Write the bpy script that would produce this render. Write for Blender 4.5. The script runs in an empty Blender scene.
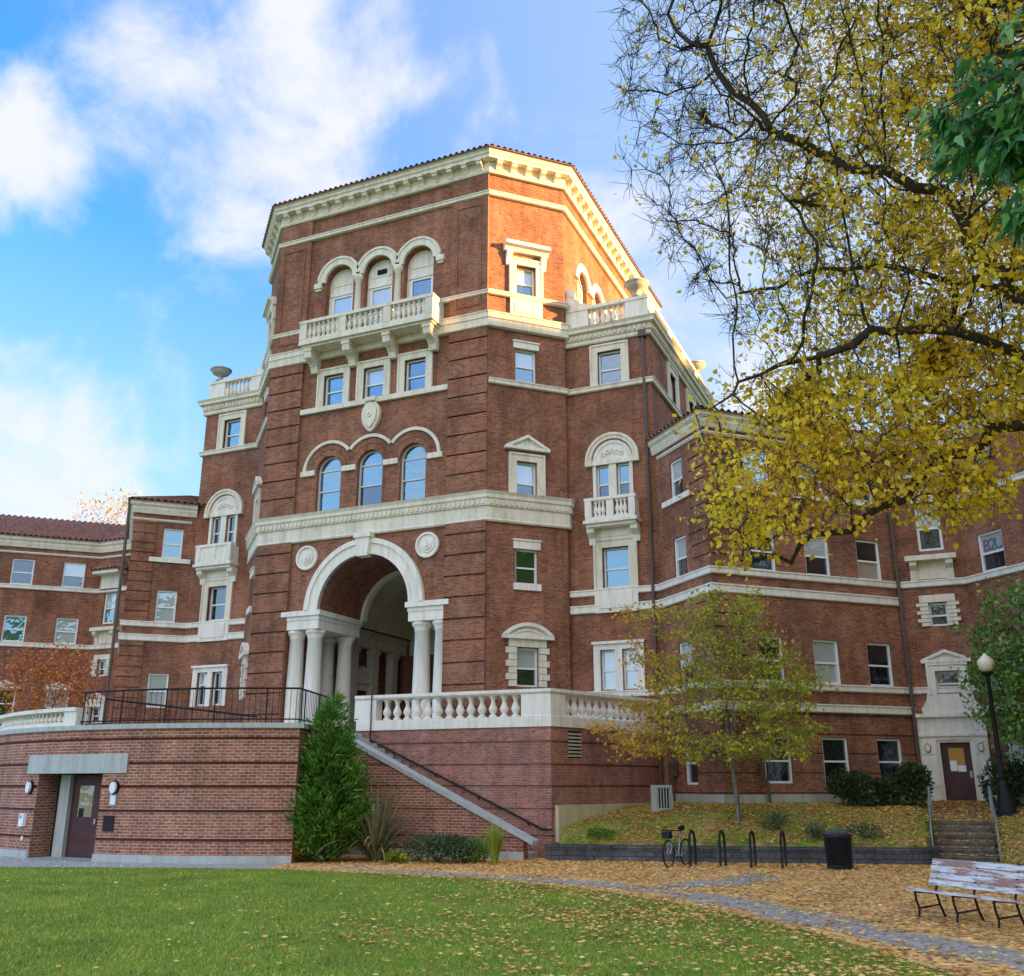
import bpy, math, random
import numpy as np
from mathutils import Vector, Matrix
R = math.radians
S2 = 2 ** -0.5
GZ = -2.1                                   # level of the lawn and path (eye level is z = 0)
SC = bpy.context.scene
COL = SC.collection
rnd = random.Random(7)

# ------------------------------------------------------------------ camera, sky, sun, exposure
cam = bpy.data.cameras.new('camera'); cam_o = bpy.data.objects.new('camera', cam); COL.objects.link(cam_o)
cam.sensor_width = 36.0; cam.lens = 36.0 * 968.57 / 1024.0
cam.clip_start = 0.1; cam.clip_end = 6000.0
cam_o.location = (20.28, -31.62, 0.0)
cam_o.rotation_euler = (R(90) + 0.2966, 0.0, 0.4172)
SC.camera = cam_o

SUN_DIR = Vector((0.985, 0.15, 0.0)).normalized()
SUN_EL = R(10.0)
world = bpy.data.worlds.new('World'); SC.world = world; world.use_nodes = True
wn = world.node_tree.nodes; wl = world.node_tree.links
wn.clear()
def N(tree, typ, **kw):
    n = tree.nodes.new(typ)
    for k, v in kw.items():
        setattr(n, k, v)
    return n
def build_sky():
    t = world.node_tree
    out = N(t, 'ShaderNodeOutputWorld'); bg = N(t, 'ShaderNodeBackground'); bg.inputs['Strength'].default_value = 0.05
    sky = N(t, 'ShaderNodeTexSky'); sky.sky_type = 'NISHITA'; sky.sun_disc = False
    sky.sun_elevation = SUN_EL; sky.sun_rotation = math.atan2(SUN_DIR.x, SUN_DIR.y)
    sky.altitude = 50; sky.air_density = 1.0; sky.dust_density = 0.6; sky.ozone_density = 2.0
    tc = N(t, 'ShaderNodeTexCoord'); G = tc.outputs['Generated']
    def mr(v, a, b, c, d, smooth=False):
        m = N(t, 'ShaderNodeMapRange', interpolation_type='SMOOTHSTEP' if smooth else 'LINEAR')
        for k, x in zip(('From Min', 'From Max', 'To Min', 'To Max'), (a, b, c, d)): m.inputs[k].default_value = x
        wl.new(v, m.inputs['Value']); return m.outputs['Result']
    def op(o, a, b):
        m = N(t, 'ShaderNodeMath', operation=o)
        for k, x in enumerate((a, b)):
            if hasattr(x, 'is_output'): wl.new(x, m.inputs[k])
            else: m.inputs[k].default_value = x
        return m.outputs[0]
    def noise(sc, det, ro, off):
        mp = N(t, 'ShaderNodeMapping'); mp.inputs['Location'].default_value = off; wl.new(G, mp.inputs['Vector'])
        n = N(t, 'ShaderNodeTexNoise'); n.inputs['Scale'].default_value = sc; n.inputs['Detail'].default_value = det; n.inputs['Roughness'].default_value = ro
        n.inputs['Distortion'].default_value = 0.25; wl.new(mp.outputs['Vector'], n.inputs['Vector']); return n.outputs['Fac']
    sep = N(t, 'ShaderNodeSeparateXYZ'); wl.new(G, sep.inputs['Vector'])
    # cloud banks: (direction, angular size, weight)
    banks = [((-0.48, 0.60, 0.641), 0.15, 1.0), ((-0.57, 0.54, 0.62), 0.13, 0.8), ((-0.53, 0.62, 0.575), 0.13, 0.95), ((-0.564, 0.64, 0.52), 0.10, 0.85), ((-0.71, 0.47, 0.53), 0.10, 1.0),
             ((-0.40, 0.655, 0.63), 0.06, 0.7), ((-0.76, 0.60, 0.25), 0.20, 0.9), ((-0.66, 0.66, 0.34), 0.13, 0.4), ((0.0, 0.86, 0.5), 0.45, 0.62), ((-0.60, 0.44, 0.665), 0.07, 0.4),
             ((0.1, -0.75, 0.55), 0.75, 1.0), ((-0.5, -0.5, 0.8), 0.5, 0.8), ((0.8, 0.2, 0.4), 0.6, 0.9)]  # unseen banks behind the camera are added to light the facade
    acc = None
    for d, r, w in banks:
        m = N(t, 'ShaderNodeVectorMath', operation='DISTANCE'); m.inputs[1].default_value = d; wl.new(G, m.inputs[0])
        f = mr(m.outputs['Value'], r * 1.25, r * 0.1, 0.0, w, False)
        acc = f if acc is None else op('MAXIMUM', acc, f)
    n1 = noise(6.5, 10, 0.60, (1.6, 0.45, 0.2)); n2 = noise(2.2, 4, 0.5, (0.3, 2.0, 1.0))
    field = op('ADD', acc, op('MULTIPLY', op('SUBTRACT', n1, 0.5), 2.3))
    field = op('ADD', field, op('MULTIPLY', op('SUBTRACT', n2, 0.5), 0.5))
    cl = mr(field, 0.22, 1.0, 0.0, 0.95, True)
    # thin white veil low down and toward the sun
    pale = mr(sep.outputs['Z'], 0.52, 0.14, 0.0, 0.85)
    dot = N(t, 'ShaderNodeVectorMath', operation='DOT_PRODUCT'); dot.inputs[1].default_value = (SUN_DIR.x, SUN_DIR.y, 0.0); wl.new(G, dot.inputs[0])
    sw = mr(dot.outputs['Value'], -0.60, 0.1, 0.0, 0.75)
    veil = op('MAXIMUM', pale, sw)
    boost = N(t, 'ShaderNodeMix', data_type='RGBA', blend_type='MULTIPLY'); boost.inputs['Factor'].default_value = 1.0
    boost.inputs['B'].default_value = (0.68, 1.66, 2.75, 1); wl.new(sky.outputs['Color'], boost.inputs['A'])
    m1 = N(t, 'ShaderNodeMix', data_type='RGBA'); m1.inputs['B'].default_value = (3.1, 3.85, 4.75, 1); wl.new(veil, m1.inputs['Factor']); wl.new(boost.outputs['Result'], m1.inputs['A'])
    mx = N(t, 'ShaderNodeMix', data_type='RGBA'); mx.inputs['B'].default_value = (4.35, 4.4, 4.55, 1); wl.new(cl, mx.inputs['Factor']); wl.new(m1.outputs['Result'], mx.inputs['A'])
    bk = mr(sep.outputs['Y'], 0.25, -0.35, 0.0, 1.0, True)  # sky behind the camera is brightened and warmed as added facade fill light
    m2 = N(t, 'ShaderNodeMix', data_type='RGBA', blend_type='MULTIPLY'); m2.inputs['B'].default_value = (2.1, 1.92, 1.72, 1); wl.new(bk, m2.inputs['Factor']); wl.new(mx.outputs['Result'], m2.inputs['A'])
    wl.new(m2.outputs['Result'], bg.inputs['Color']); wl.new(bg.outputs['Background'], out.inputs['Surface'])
build_sky()
sun = bpy.data.lights.new('sun', 'SUN'); sun.energy = 5.0; sun.angle = R(0.5); sun.color = (1.0, 0.58, 0.20)
sun_o = bpy.data.objects.new('sun', sun); COL.objects.link(sun_o)
sd = Vector((SUN_DIR.x * math.cos(SUN_EL), SUN_DIR.y * math.cos(SUN_EL), math.sin(SUN_EL)))
sun_o.rotation_euler = sd.to_track_quat('Z', 'Y').to_euler(); sun_o.location = (60, 20, 40)
SC.view_settings.view_transform = 'Standard'; SC.view_settings.look = 'None'
SC.view_settings.gamma = 1.0; SC.view_settings.exposure = 2.15
try: SC.view_settings.use_curve_mapping = False
except Exception: pass

# ------------------------------------------------------------------ materials
def mat(name, base=(0.5, 0.5, 0.5), rough=0.8, metal=0.0, spec=0.3):
    m = bpy.data.materials.new(name); m.use_nodes = True
    b = m.node_tree.nodes['Principled BSDF']
    b.inputs['Base Color'].default_value = (*base, 1); b.inputs['Roughness'].default_value = rough
    b.inputs['Metallic'].default_value = metal; b.inputs['Specular IOR Level'].default_value = spec
    return m
def pnoise(t, scale, detail=4, rough=0.6, stretch=None):
    g = N(t, 'ShaderNodeNewGeometry'); v = g.outputs['Position']
    if stretch:
        mp = N(t, 'ShaderNodeMapping'); mp.inputs['Scale'].default_value = stretch
        t.links.new(v, mp.inputs['Vector']); v = mp.outputs['Vector']
    n = N(t, 'ShaderNodeTexNoise'); n.inputs['Scale'].default_value = scale; n.inputs['Detail'].default_value = detail
    n.inputs['Roughness'].default_value = rough
    t.links.new(v, n.inputs['Vector'])
    return n.outputs['Fac']
def ramp(t, fac, stops, interp='LINEAR'):
    r = N(t, 'ShaderNodeValToRGB'); cr = r.color_ramp; cr.interpolation = interp
    while len(cr.elements) < len(stops): cr.elements.new(0.5)
    for e, (p, c) in zip(cr.elements, stops):
        e.position = p; e.color = (*c, 1)
    t.links.new(fac, r.inputs['Fac']); return r.outputs['Color']
def mixc(t, a, b, fac, blend='MIX'):
    m = N(t, 'ShaderNodeMix', data_type='RGBA', blend_type=blend)
    for s, v in (('A', a), ('B', b), ('Factor', fac)):
        if hasattr(v, 'is_output'): t.links.new(v, m.inputs[s])
        else: m.inputs[s].default_value = (*v, 1) if isinstance(v, tuple) else v
    return m.outputs['Result']
def bump(t, h, strength, dist=0.02):
    b = N(t, 'ShaderNodeBump'); b.inputs['Strength'].default_value = strength; b.inputs['Distance'].default_value = dist
    t.links.new(h, b.inputs['Height'])
    t.links.new(b.outputs['Normal'], t.nodes['Principled BSDF'].inputs['Normal'])
def setcol(m, c): m.node_tree.links.new(c, m.node_tree.nodes['Principled BSDF'].inputs['Base Color'])

def brick(name, c1, c2, mortar, bw=0.22, bh=0.076, ms=0.012, blotch=(0.58, 1.28), streak=None, eff=None):
    m = mat(name, rough=0.9, spec=0.2); t = m.node_tree
    uv = N(t, 'ShaderNodeUVMap')
    b = N(t, 'ShaderNodeTexBrick'); b.inputs['Scale'].default_value = 1.0
    b.inputs['Brick Width'].default_value = bw; b.inputs['Row Height'].default_value = bh; b.inputs['Mortar Size'].default_value = ms
    b.inputs['Mortar Smooth'].default_value = 0.2; b.inputs['Bias'].default_value = -0.1
    b.inputs['Color1'].default_value = (*c1, 1); b.inputs['Color2'].default_value = (*c2, 1); b.inputs['Mortar'].default_value = (*mortar, 1)
    t.links.new(uv.outputs['UV'], b.inputs['Vector'])
    lo, hi = blotch
    n1 = pnoise(t, 0.55, 6, 0.65)
    k = ramp(t, n1, [(0.30, (lo,) * 3), (0.70, (hi, hi * 0.98, hi * 0.95))])
    c = mixc(t, b.outputs['Color'], k, 1.0, 'MULTIPLY')
    n2 = pnoise(t, 9.0, 2, 0.5, (1, 1, 3.0))
    k2 = ramp(t, n2, [(0.3, (0.72, 0.70, 0.70)), (0.7, (1.25, 1.25, 1.25))])
    c = mixc(t, c, k2, 1.0, 'MULTIPLY')
    n4 = pnoise(t, 2.6, 5, 0.65, (1, 1, 0.10)); c = mixc(t, c, ramp(t, n4, [(0.34, (0.70, 0.68, 0.66)), (0.56, (1.04, 1.04, 1.04))]), 0.8, 'MULTIPLY')
    if eff:                                  # pale salt bloom on the old brick
        n3 = pnoise(t, 1.3, 5, 0.7, (1, 1, 0.7))
        f = N(t, 'ShaderNodeMapRange'); f.inputs['From Min'].default_value = 0.52; f.inputs['From Max'].default_value = 0.75
        f.inputs['To Max'].default_value = eff
        t.links.new(n3, f.inputs['Value']); c = mixc(t, c, (0.42, 0.33, 0.30), f.outputs['Result'])
    setcol(m, c); bump(t, b.outputs['Fac'], -0.5, 0.008)
    return m
def stone(name, c, dirt, amt=0.5, rough=0.75):
    m = mat(name, rough=rough); t = m.node_tree
    n = pnoise(t, 2.2, 7, 0.7, (1, 1, 0.35))
    f = N(t, 'ShaderNodeMapRange'); f.inputs['From Min'].default_value = 0.50; f.inputs['From Max'].default_value = 0.78; f.inputs['To Max'].default_value = amt
    t.links.new(n, f.inputs['Value']); col = mixc(t, c, dirt, f.outputs['Result'])
    n2 = pnoise(t, 25, 3); k = ramp(t, n2, [(0.3, (0.9,) * 3), (0.7, (1.06,) * 3)])
    n3 = pnoise(t, 5.5, 4, 0.6, (1, 1, 0.10)); k3 = ramp(t, n3, [(0.36, (0.74, 0.71, 0.66)), (0.55, (1.0, 1.0, 1.0))])
    col = mixc(t, col, k3, 0.55, 'MULTIPLY')
    setcol(m, mixc(t, col, k, 1.0, 'MULTIPLY')); bump(t, n2, 0.15, 0.01)
    return m
def noisy(name, a, b, scale=6, rough=0.85, metal=0, bmp=0.2, stretch=None, lohi=(0.35, 0.65), spec=0.3):
    m = mat(name, rough=rough, metal=metal, spec=spec); t = m.node_tree
    n = pnoise(t, scale, 5, 0.6, stretch); setcol(m, ramp(t, n, [(lohi[0], a), (lohi[1], b)]))
    if bmp: bump(t, n, bmp, 0.02)
    return m
def leafmat(name, stops, trans=0.35, rough=0.55, tint=None, spec=0.3, vary=None):
    m = mat(name, rough=rough, spec=spec); t = m.node_tree
    g = N(t, 'ShaderNodeNewGeometry')
    c = ramp(t, g.outputs['Random Per Island'], stops)
    if tint:
        at = N(t, 'ShaderNodeAttribute'); at.attribute_name = 'tint'
        c2 = ramp(t, g.outputs['Random Per Island'], tint)
        c = mixc(t, c, c2, at.outputs['Fac'])
    if vary:
        c = mixc(t, c, ramp(t, pnoise(t, vary, 5, 0.65), [(0.32, (0.62, 0.66, 0.55)), (0.5, (1.0, 1.0, 1.0)), (0.68, (1.45, 1.22, 1.1))]), 1.0, 'MULTIPLY')
    setcol(m, c)
    p = t.nodes['Principled BSDF']; tr = N(t, 'ShaderNodeBsdfTranslucent'); ms = N(t, 'ShaderNodeMixShader')
    ms.inputs['Fac'].default_value = trans
    t.links.new(c, tr.inputs['Color']); t.links.new(p.outputs['BSDF'], ms.inputs[1]); t.links.new(tr.outputs['BSDF'], ms.inputs[2])
    t.links.new(ms.outputs['Shader'], t.nodes['Material Output'].inputs['Surface'])
    return m
def glassmat(name, base, mirror, tint=(0.62, 0.74, 0.84)):
    m = mat(name, base, 0.05, 0.0, 0.6); t = m.node_tree
    p = t.nodes['Principled BSDF']; gl = N(t, 'ShaderNodeBsdfGlossy'); gl.inputs['Roughness'].default_value = 0.02
    gl.inputs['Color'].default_value = (*tint, 1)
    n = pnoise(t, 1.7, 2); b = N(t, 'ShaderNodeBump'); b.inputs['Strength'].default_value = 0.16; b.inputs['Distance'].default_value = 0.1
    t.links.new(n, b.inputs['Height']); t.links.new(b.outputs['Normal'], gl.inputs['Normal'])
    ms = N(t, 'ShaderNodeMixShader'); ms.inputs['Fac'].default_value = mirror
    t.links.new(p.outputs['BSDF'], ms.inputs[1]); t.links.new(gl.outputs['BSDF'], ms.inputs[2])
    t.links.new(ms.outputs['Shader'], t.nodes['Material Output'].inputs['Surface'])
    return m

M = {}
M['brick'] = brick('hall_brick', (0.355, 0.122, 0.062), (0.165, 0.053, 0.032), (0.27, 0.165, 0.118), eff=0.22)
M['brick_old'] = brick('terrace_brick', (0.42, 0.160, 0.115), (0.29, 0.105, 0.075), (0.33, 0.235, 0.205), eff=0.40)
M['brick_new'] = brick('curved_brick', (0.42, 0.145, 0.088), (0.23, 0.078, 0.052), (0.42, 0.335, 0.285), bw=0.24, bh=0.085, ms=0.013, blotch=(0.8, 1.15))
M['groove'] = noisy('dark_brick_band', (0.11, 0.035, 0.025), (0.16, 0.05, 0.035), 8)
M['stone'] = stone('cream_stone', (0.76, 0.67, 0.54), (0.40, 0.33, 0.25), 0.6)
M['white'] = stone('white_stone', (0.82, 0.75, 0.66), (0.42, 0.37, 0.30), 0.40)
M['coping'] = stone('concrete_coping', (0.46, 0.47, 0.46), (0.26, 0.27, 0.26), 0.6)
M['plinth'] = stone('concrete_plinth', (0.46, 0.43, 0.36), (0.26, 0.24, 0.20), 0.7)
M['cream_wall'] = stone('cream_render', (0.62, 0.53, 0.36), (0.36, 0.31, 0.22), 0.6)
M['frame'] = mat('white_window_paint', (0.80, 0.79, 0.78), 0.45)
M['frame_warm'] = mat('grey_window_paint', (0.60, 0.57, 0.56), 0.5)
M['glass'] = glassmat('window_glass', (0.02, 0.024, 0.028), 0.28, (0.50, 0.66, 0.82))
M['glass_sky'] = glassmat('window_glass_bright', (0.05, 0.085, 0.10), 0.40, (0.36, 0.52, 0.60))
M['glass_dark'] = glassmat('window_glass_dark', (0.012, 0.013, 0.014), 0.13)
M['blind'] = glassmat('drawn_blind', (0.42, 0.44, 0.45), 0.20)
M['blind_tan'] = glassmat('tan_blind', (0.36, 0.27, 0.19), 0.12)
M['tile'] = noisy('roof_tile', (0.14, 0.065, 0.052), (0.34, 0.15, 0.11), 5.0, 0.85, bmp=0.1)
M['plaster'] = noisy('vault_plaster', (0.58, 0.50, 0.34), (0.72, 0.64, 0.46), 1.2, bmp=0.05)
M['dark'] = mat('dark_interior', (0.03, 0.022, 0.018), 0.9)
M['iron'] = mat('black_iron', (0.012, 0.012, 0.013), 0.55, 0.0, 0.25)
M['pipe'] = mat('brown_drain_pipe', (0.10, 0.075, 0.065), 0.5)
M['door'] = noisy('maroon_door', (0.060, 0.020, 0.022), (0.085, 0.030, 0.032), 3, 0.45, bmp=0.02)
M['steel'] = mat('grey_steel', (0.33, 0.35, 0.37), 0.4, 0.6)
M['paper'] = mat('white_paper', (0.80, 0.82, 0.84), 0.8)
M['amber'] = mat('amber_pane', (0.50, 0.24, 0.02), 0.25)
M['lampglass'] = mat('frosted_globe', (0.78, 0.66, 0.48), 0.35)
M['bark'] = noisy('bark', (0.035, 0.026, 0.018), (0.085, 0.065, 0.045), 14, 0.95, bmp=0.5, stretch=(1, 1, 0.35))
M['bark_grey'] = noisy('grey_bark', (0.11, 0.095, 0.08), (0.24, 0.21, 0.18), 12, 0.95, bmp=0.4, stretch=(1, 1, 0.4))
M['asphalt'] = noisy('asphalt', (0.29, 0.265, 0.235), (0.40, 0.37, 0.33), 2.5, 0.95, bmp=0.03)
M['concrete_path'] = noisy('concrete_path', (0.30, 0.30, 0.30), (0.42, 0.41, 0.40), 5, 0.9, bmp=0.1)
M['block'] = brick('grey_block', (0.13, 0.13, 0.14), (0.085, 0.085, 0.092), (0.045, 0.045, 0.045), bw=0.45, bh=0.15, ms=0.012)
M['step'] = noisy('worn_step', (0.10, 0.085, 0.065), (0.20, 0.17, 0.13), 5)
def peeling():
    m = mat('peeling_white_paint', rough=0.75); t = m.node_tree
    g = N(t, 'ShaderNodeNewGeometry'); r = N(t, 'ShaderNodeVectorRotate', rotation_type='Z_AXIS'); r.inputs['Angle'].default_value = 0.7116
    mp = N(t, 'ShaderNodeMapping'); mp.inputs['Scale'].default_value = (1.6, 9.0, 11.0)
    t.links.new(g.outputs['Position'], r.inputs['Vector']); t.links.new(r.outputs['Vector'], mp.inputs['Vector'])
    n = N(t, 'ShaderNodeTexNoise'); n.inputs['Scale'].default_value = 1.0; n.inputs['Detail'].default_value = 8; n.inputs['Roughness'].default_value = 0.68
    t.links.new(mp.outputs['Vector'], n.inputs['Vector'])
    setcol(m, ramp(t, n.outputs['Fac'], [(0.0, (0.20, 0.10, 0.08)), (0.46, (0.34, 0.19, 0.15)), (0.50, (0.55, 0.50, 0.50)), (0.56, (0.66, 0.63, 0.64)), (1.0, (0.76, 0.74, 0.76))]))
    bump(t, n.outputs['Fac'], 0.3, 0.01)
    return m
M['peeling'] = peeling()
def lawnmat():
    m = mat('lawn_grass', rough=0.95, spec=0.1); t = m.node_tree
    n = pnoise(t, 22, 5, 0.7); c = ramp(t, n, [(0.3, (0.09, 0.15, 0.02)), (0.55, (0.19, 0.28, 0.035)), (0.75, (0.28, 0.34, 0.06))])
    n2 = pnoise(t, 0.5, 4, 0.6); k = ramp(t, n2, [(0.35, (0.8, 0.85, 0.8)), (0.65, (1.15, 1.1, 1.0))])
    c = mixc(t, c, k, 1.0, 'MULTIPLY')
    # fallen leaves have matted the raised bank
    g = N(t, 'ShaderNodeNewGeometry'); sx = N(t, 'ShaderNodeSeparateXYZ'); t.links.new(g.outputs['Position'], sx.inputs['Vector'])
    f = N(t, 'ShaderNodeMapRange'); f.inputs['From Min'].default_value = GZ + 0.02; f.inputs['From Max'].default_value = GZ + 0.2; t.links.new(sx.outputs['Z'], f.inputs['Value'])
    b = N(t, 'ShaderNodeMath', operation='LESS_THAN'); b.inputs[1].default_value = 0.0; t.links.new(sx.outputs['Z'], b.inputs[0])
    n3 = pnoise(t, 1.6, 5, 0.7); f3 = N(t, 'ShaderNodeMapRange'); f3.inputs['From Min'].default_value = 0.42; f3.inputs['From Max'].default_value = 0.62; t.links.new(n3, f3.inputs['Value'])
    mm = N(t, 'ShaderNodeMath', operation='MULTIPLY'); t.links.new(f.outputs['Result'], mm.inputs[0]); t.links.new(f3.outputs['Result'], mm.inputs[1])
    m2 = N(t, 'ShaderNodeMath', operation='MULTIPLY'); t.links.new(mm.outputs[0], m2.inputs[0]); t.links.new(b.outputs[0], m2.inputs[1])
    c = mixc(t, c, ramp(t, n, [(0.3, (0.22, 0.13, 0.06)), (0.6, (0.46, 0.29, 0.12))]), m2.outputs[0])
    setcol(m, c); bump(t, n, 0.5, 0.03)
    return m
M['lawn'] = lawnmat()
def littermat():
    m = mat('leaf_litter', rough=0.9, spec=0.2); t = m.node_tree
    g = N(t, 'ShaderNodeNewGeometry')
    v = N(t, 'ShaderNodeTexVoronoi'); v.inputs['Scale'].default_value = 11.0
    t.links.new(g.outputs['Position'], v.inputs['Vector'])
    s = N(t, 'ShaderNodeSeparateColor'); t.links.new(v.outputs['Color'], s.inputs['Color'])
    c = ramp(t, s.outputs['Red'], [(0.0, (0.30, 0.14, 0.06)), (0.25, (0.56, 0.30, 0.12)), (0.5, (0.78, 0.46, 0.19)), (0.75, (0.86, 0.56, 0.26)), (1.0, (0.82, 0.47, 0.11))])
    n = pnoise(t, 1.1, 4); k = ramp(t, n, [(0.3, (0.72, 0.68, 0.62)), (0.7, (1.1, 1.08, 1.05))])
    setcol(m, mixc(t, c, k, 1.0, 'MULTIPLY')); bump(t, v.outputs['Distance'], 0.6, 0.03)
    return m
M['litter'] = littermat()
M['leaf_yellow'] = leafmat('yellow_leaf', [(0.0, (0.66, 0.36, 0.02)), (0.3, (0.94, 0.60, 0.03)), (0.6, (1.0, 0.72, 0.04)), (0.9, (0.98, 0.76, 0.07)), (1.0, (0.50, 0.46, 0.05))], 0.45,
    tint=[(0.0, (0.48, 0.48, 0.05)), (0.3, (0.94, 0.72, 0.05)), (1.0, (1.0, 0.80, 0.08))])
M['leaf_maple'] = leafmat('maple_leaf', [(0.0, (0.20, 0.28, 0.03)), (0.4, (0.38, 0.42, 0.04)), (0.75, (0.55, 0.50, 0.05)), (1.0, (0.66, 0.46, 0.06))], 0.4,
    tint=[(0.0, (0.62, 0.36, 0.05)), (0.5, (0.74, 0.34, 0.06)), (1.0, (0.70, 0.46, 0.07))])
M['leaf_green'] = leafmat('green_leaf', [(0.0, (0.07, 0.19, 0.04)), (0.5, (0.15, 0.31, 0.06)), (0.85, (0.26, 0.38, 0.08)), (1.0, (0.46, 0.42, 0.08))], 0.3)
M['leaf_glossy'] = leafmat('glossy_leaf', [(0.0, (0.03, 0.13, 0.04)), (0.5, (0.09, 0.27, 0.075)), (1.0, (0.22, 0.42, 0.10))], 0.25, 0.32, spec=0.5)
M['leaf_hedge'] = leafmat('hedge_leaf', [(0.0, (0.02, 0.045, 0.018)), (0.6, (0.045, 0.085, 0.03)), (1.0, (0.09, 0.13, 0.045))], 0.15, 0.45)
M['leaf_conifer'] = leafmat('conifer_leaf', [(0.0, (0.05, 0.15, 0.02)), (0.5, (0.11, 0.26, 0.03)), (1.0, (0.20, 0.36, 0.05))], 0.3)
M['leaf_red'] = leafmat('red_leaf', [(0.0, (0.50, 0.10, 0.04)), (0.5, (0.70, 0.20, 0.05)), (1.0, (0.66, 0.34, 0.06))], 0.35)
M['leaf_pale'] = leafmat('pale_leaf', [(0.0, (0.60, 0.36, 0.12)), (1.0, (0.75, 0.52, 0.20))], 0.4)
M['leaf_chart'] = leafmat('chartreuse_leaf', [(0.0, (0.22, 0.30, 0.03)), (1.0, (0.42, 0.46, 0.07))], 0.3)
M['leaf_sage'] = leafmat('sage_leaf', [(0.0, (0.05, 0.09, 0.035)), (0.6, (0.10, 0.16, 0.07)), (1.0, (0.22, 0.26, 0.15))], 0.3)
M['leaf_flax'] = leafmat('flax_leaf', [(0.0, (0.10, 0.115, 0.05)), (0.5, (0.22, 0.20, 0.10)), (1.0, (0.42, 0.37, 0.22))], 0.2)
M['leaf_fallen'] = leafmat('fallen_leaf', [(0.0, (0.34, 0.14, 0.05)), (0.3, (0.68, 0.33, 0.10)), (0.6, (0.86, 0.49, 0.16)), (0.85, (0.92, 0.60, 0.13)), (1.0, (0.92, 0.70, 0.33))], 0.15)
M['blade'] = leafmat('grass_blade', [(0.0, (0.17, 0.23, 0.03)), (0.5, (0.32, 0.41, 0.05)), (0.86, (0.46, 0.50, 0.09)), (1.0, (0.60, 0.50, 0.18))], 0.3, vary=0.9)

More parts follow.
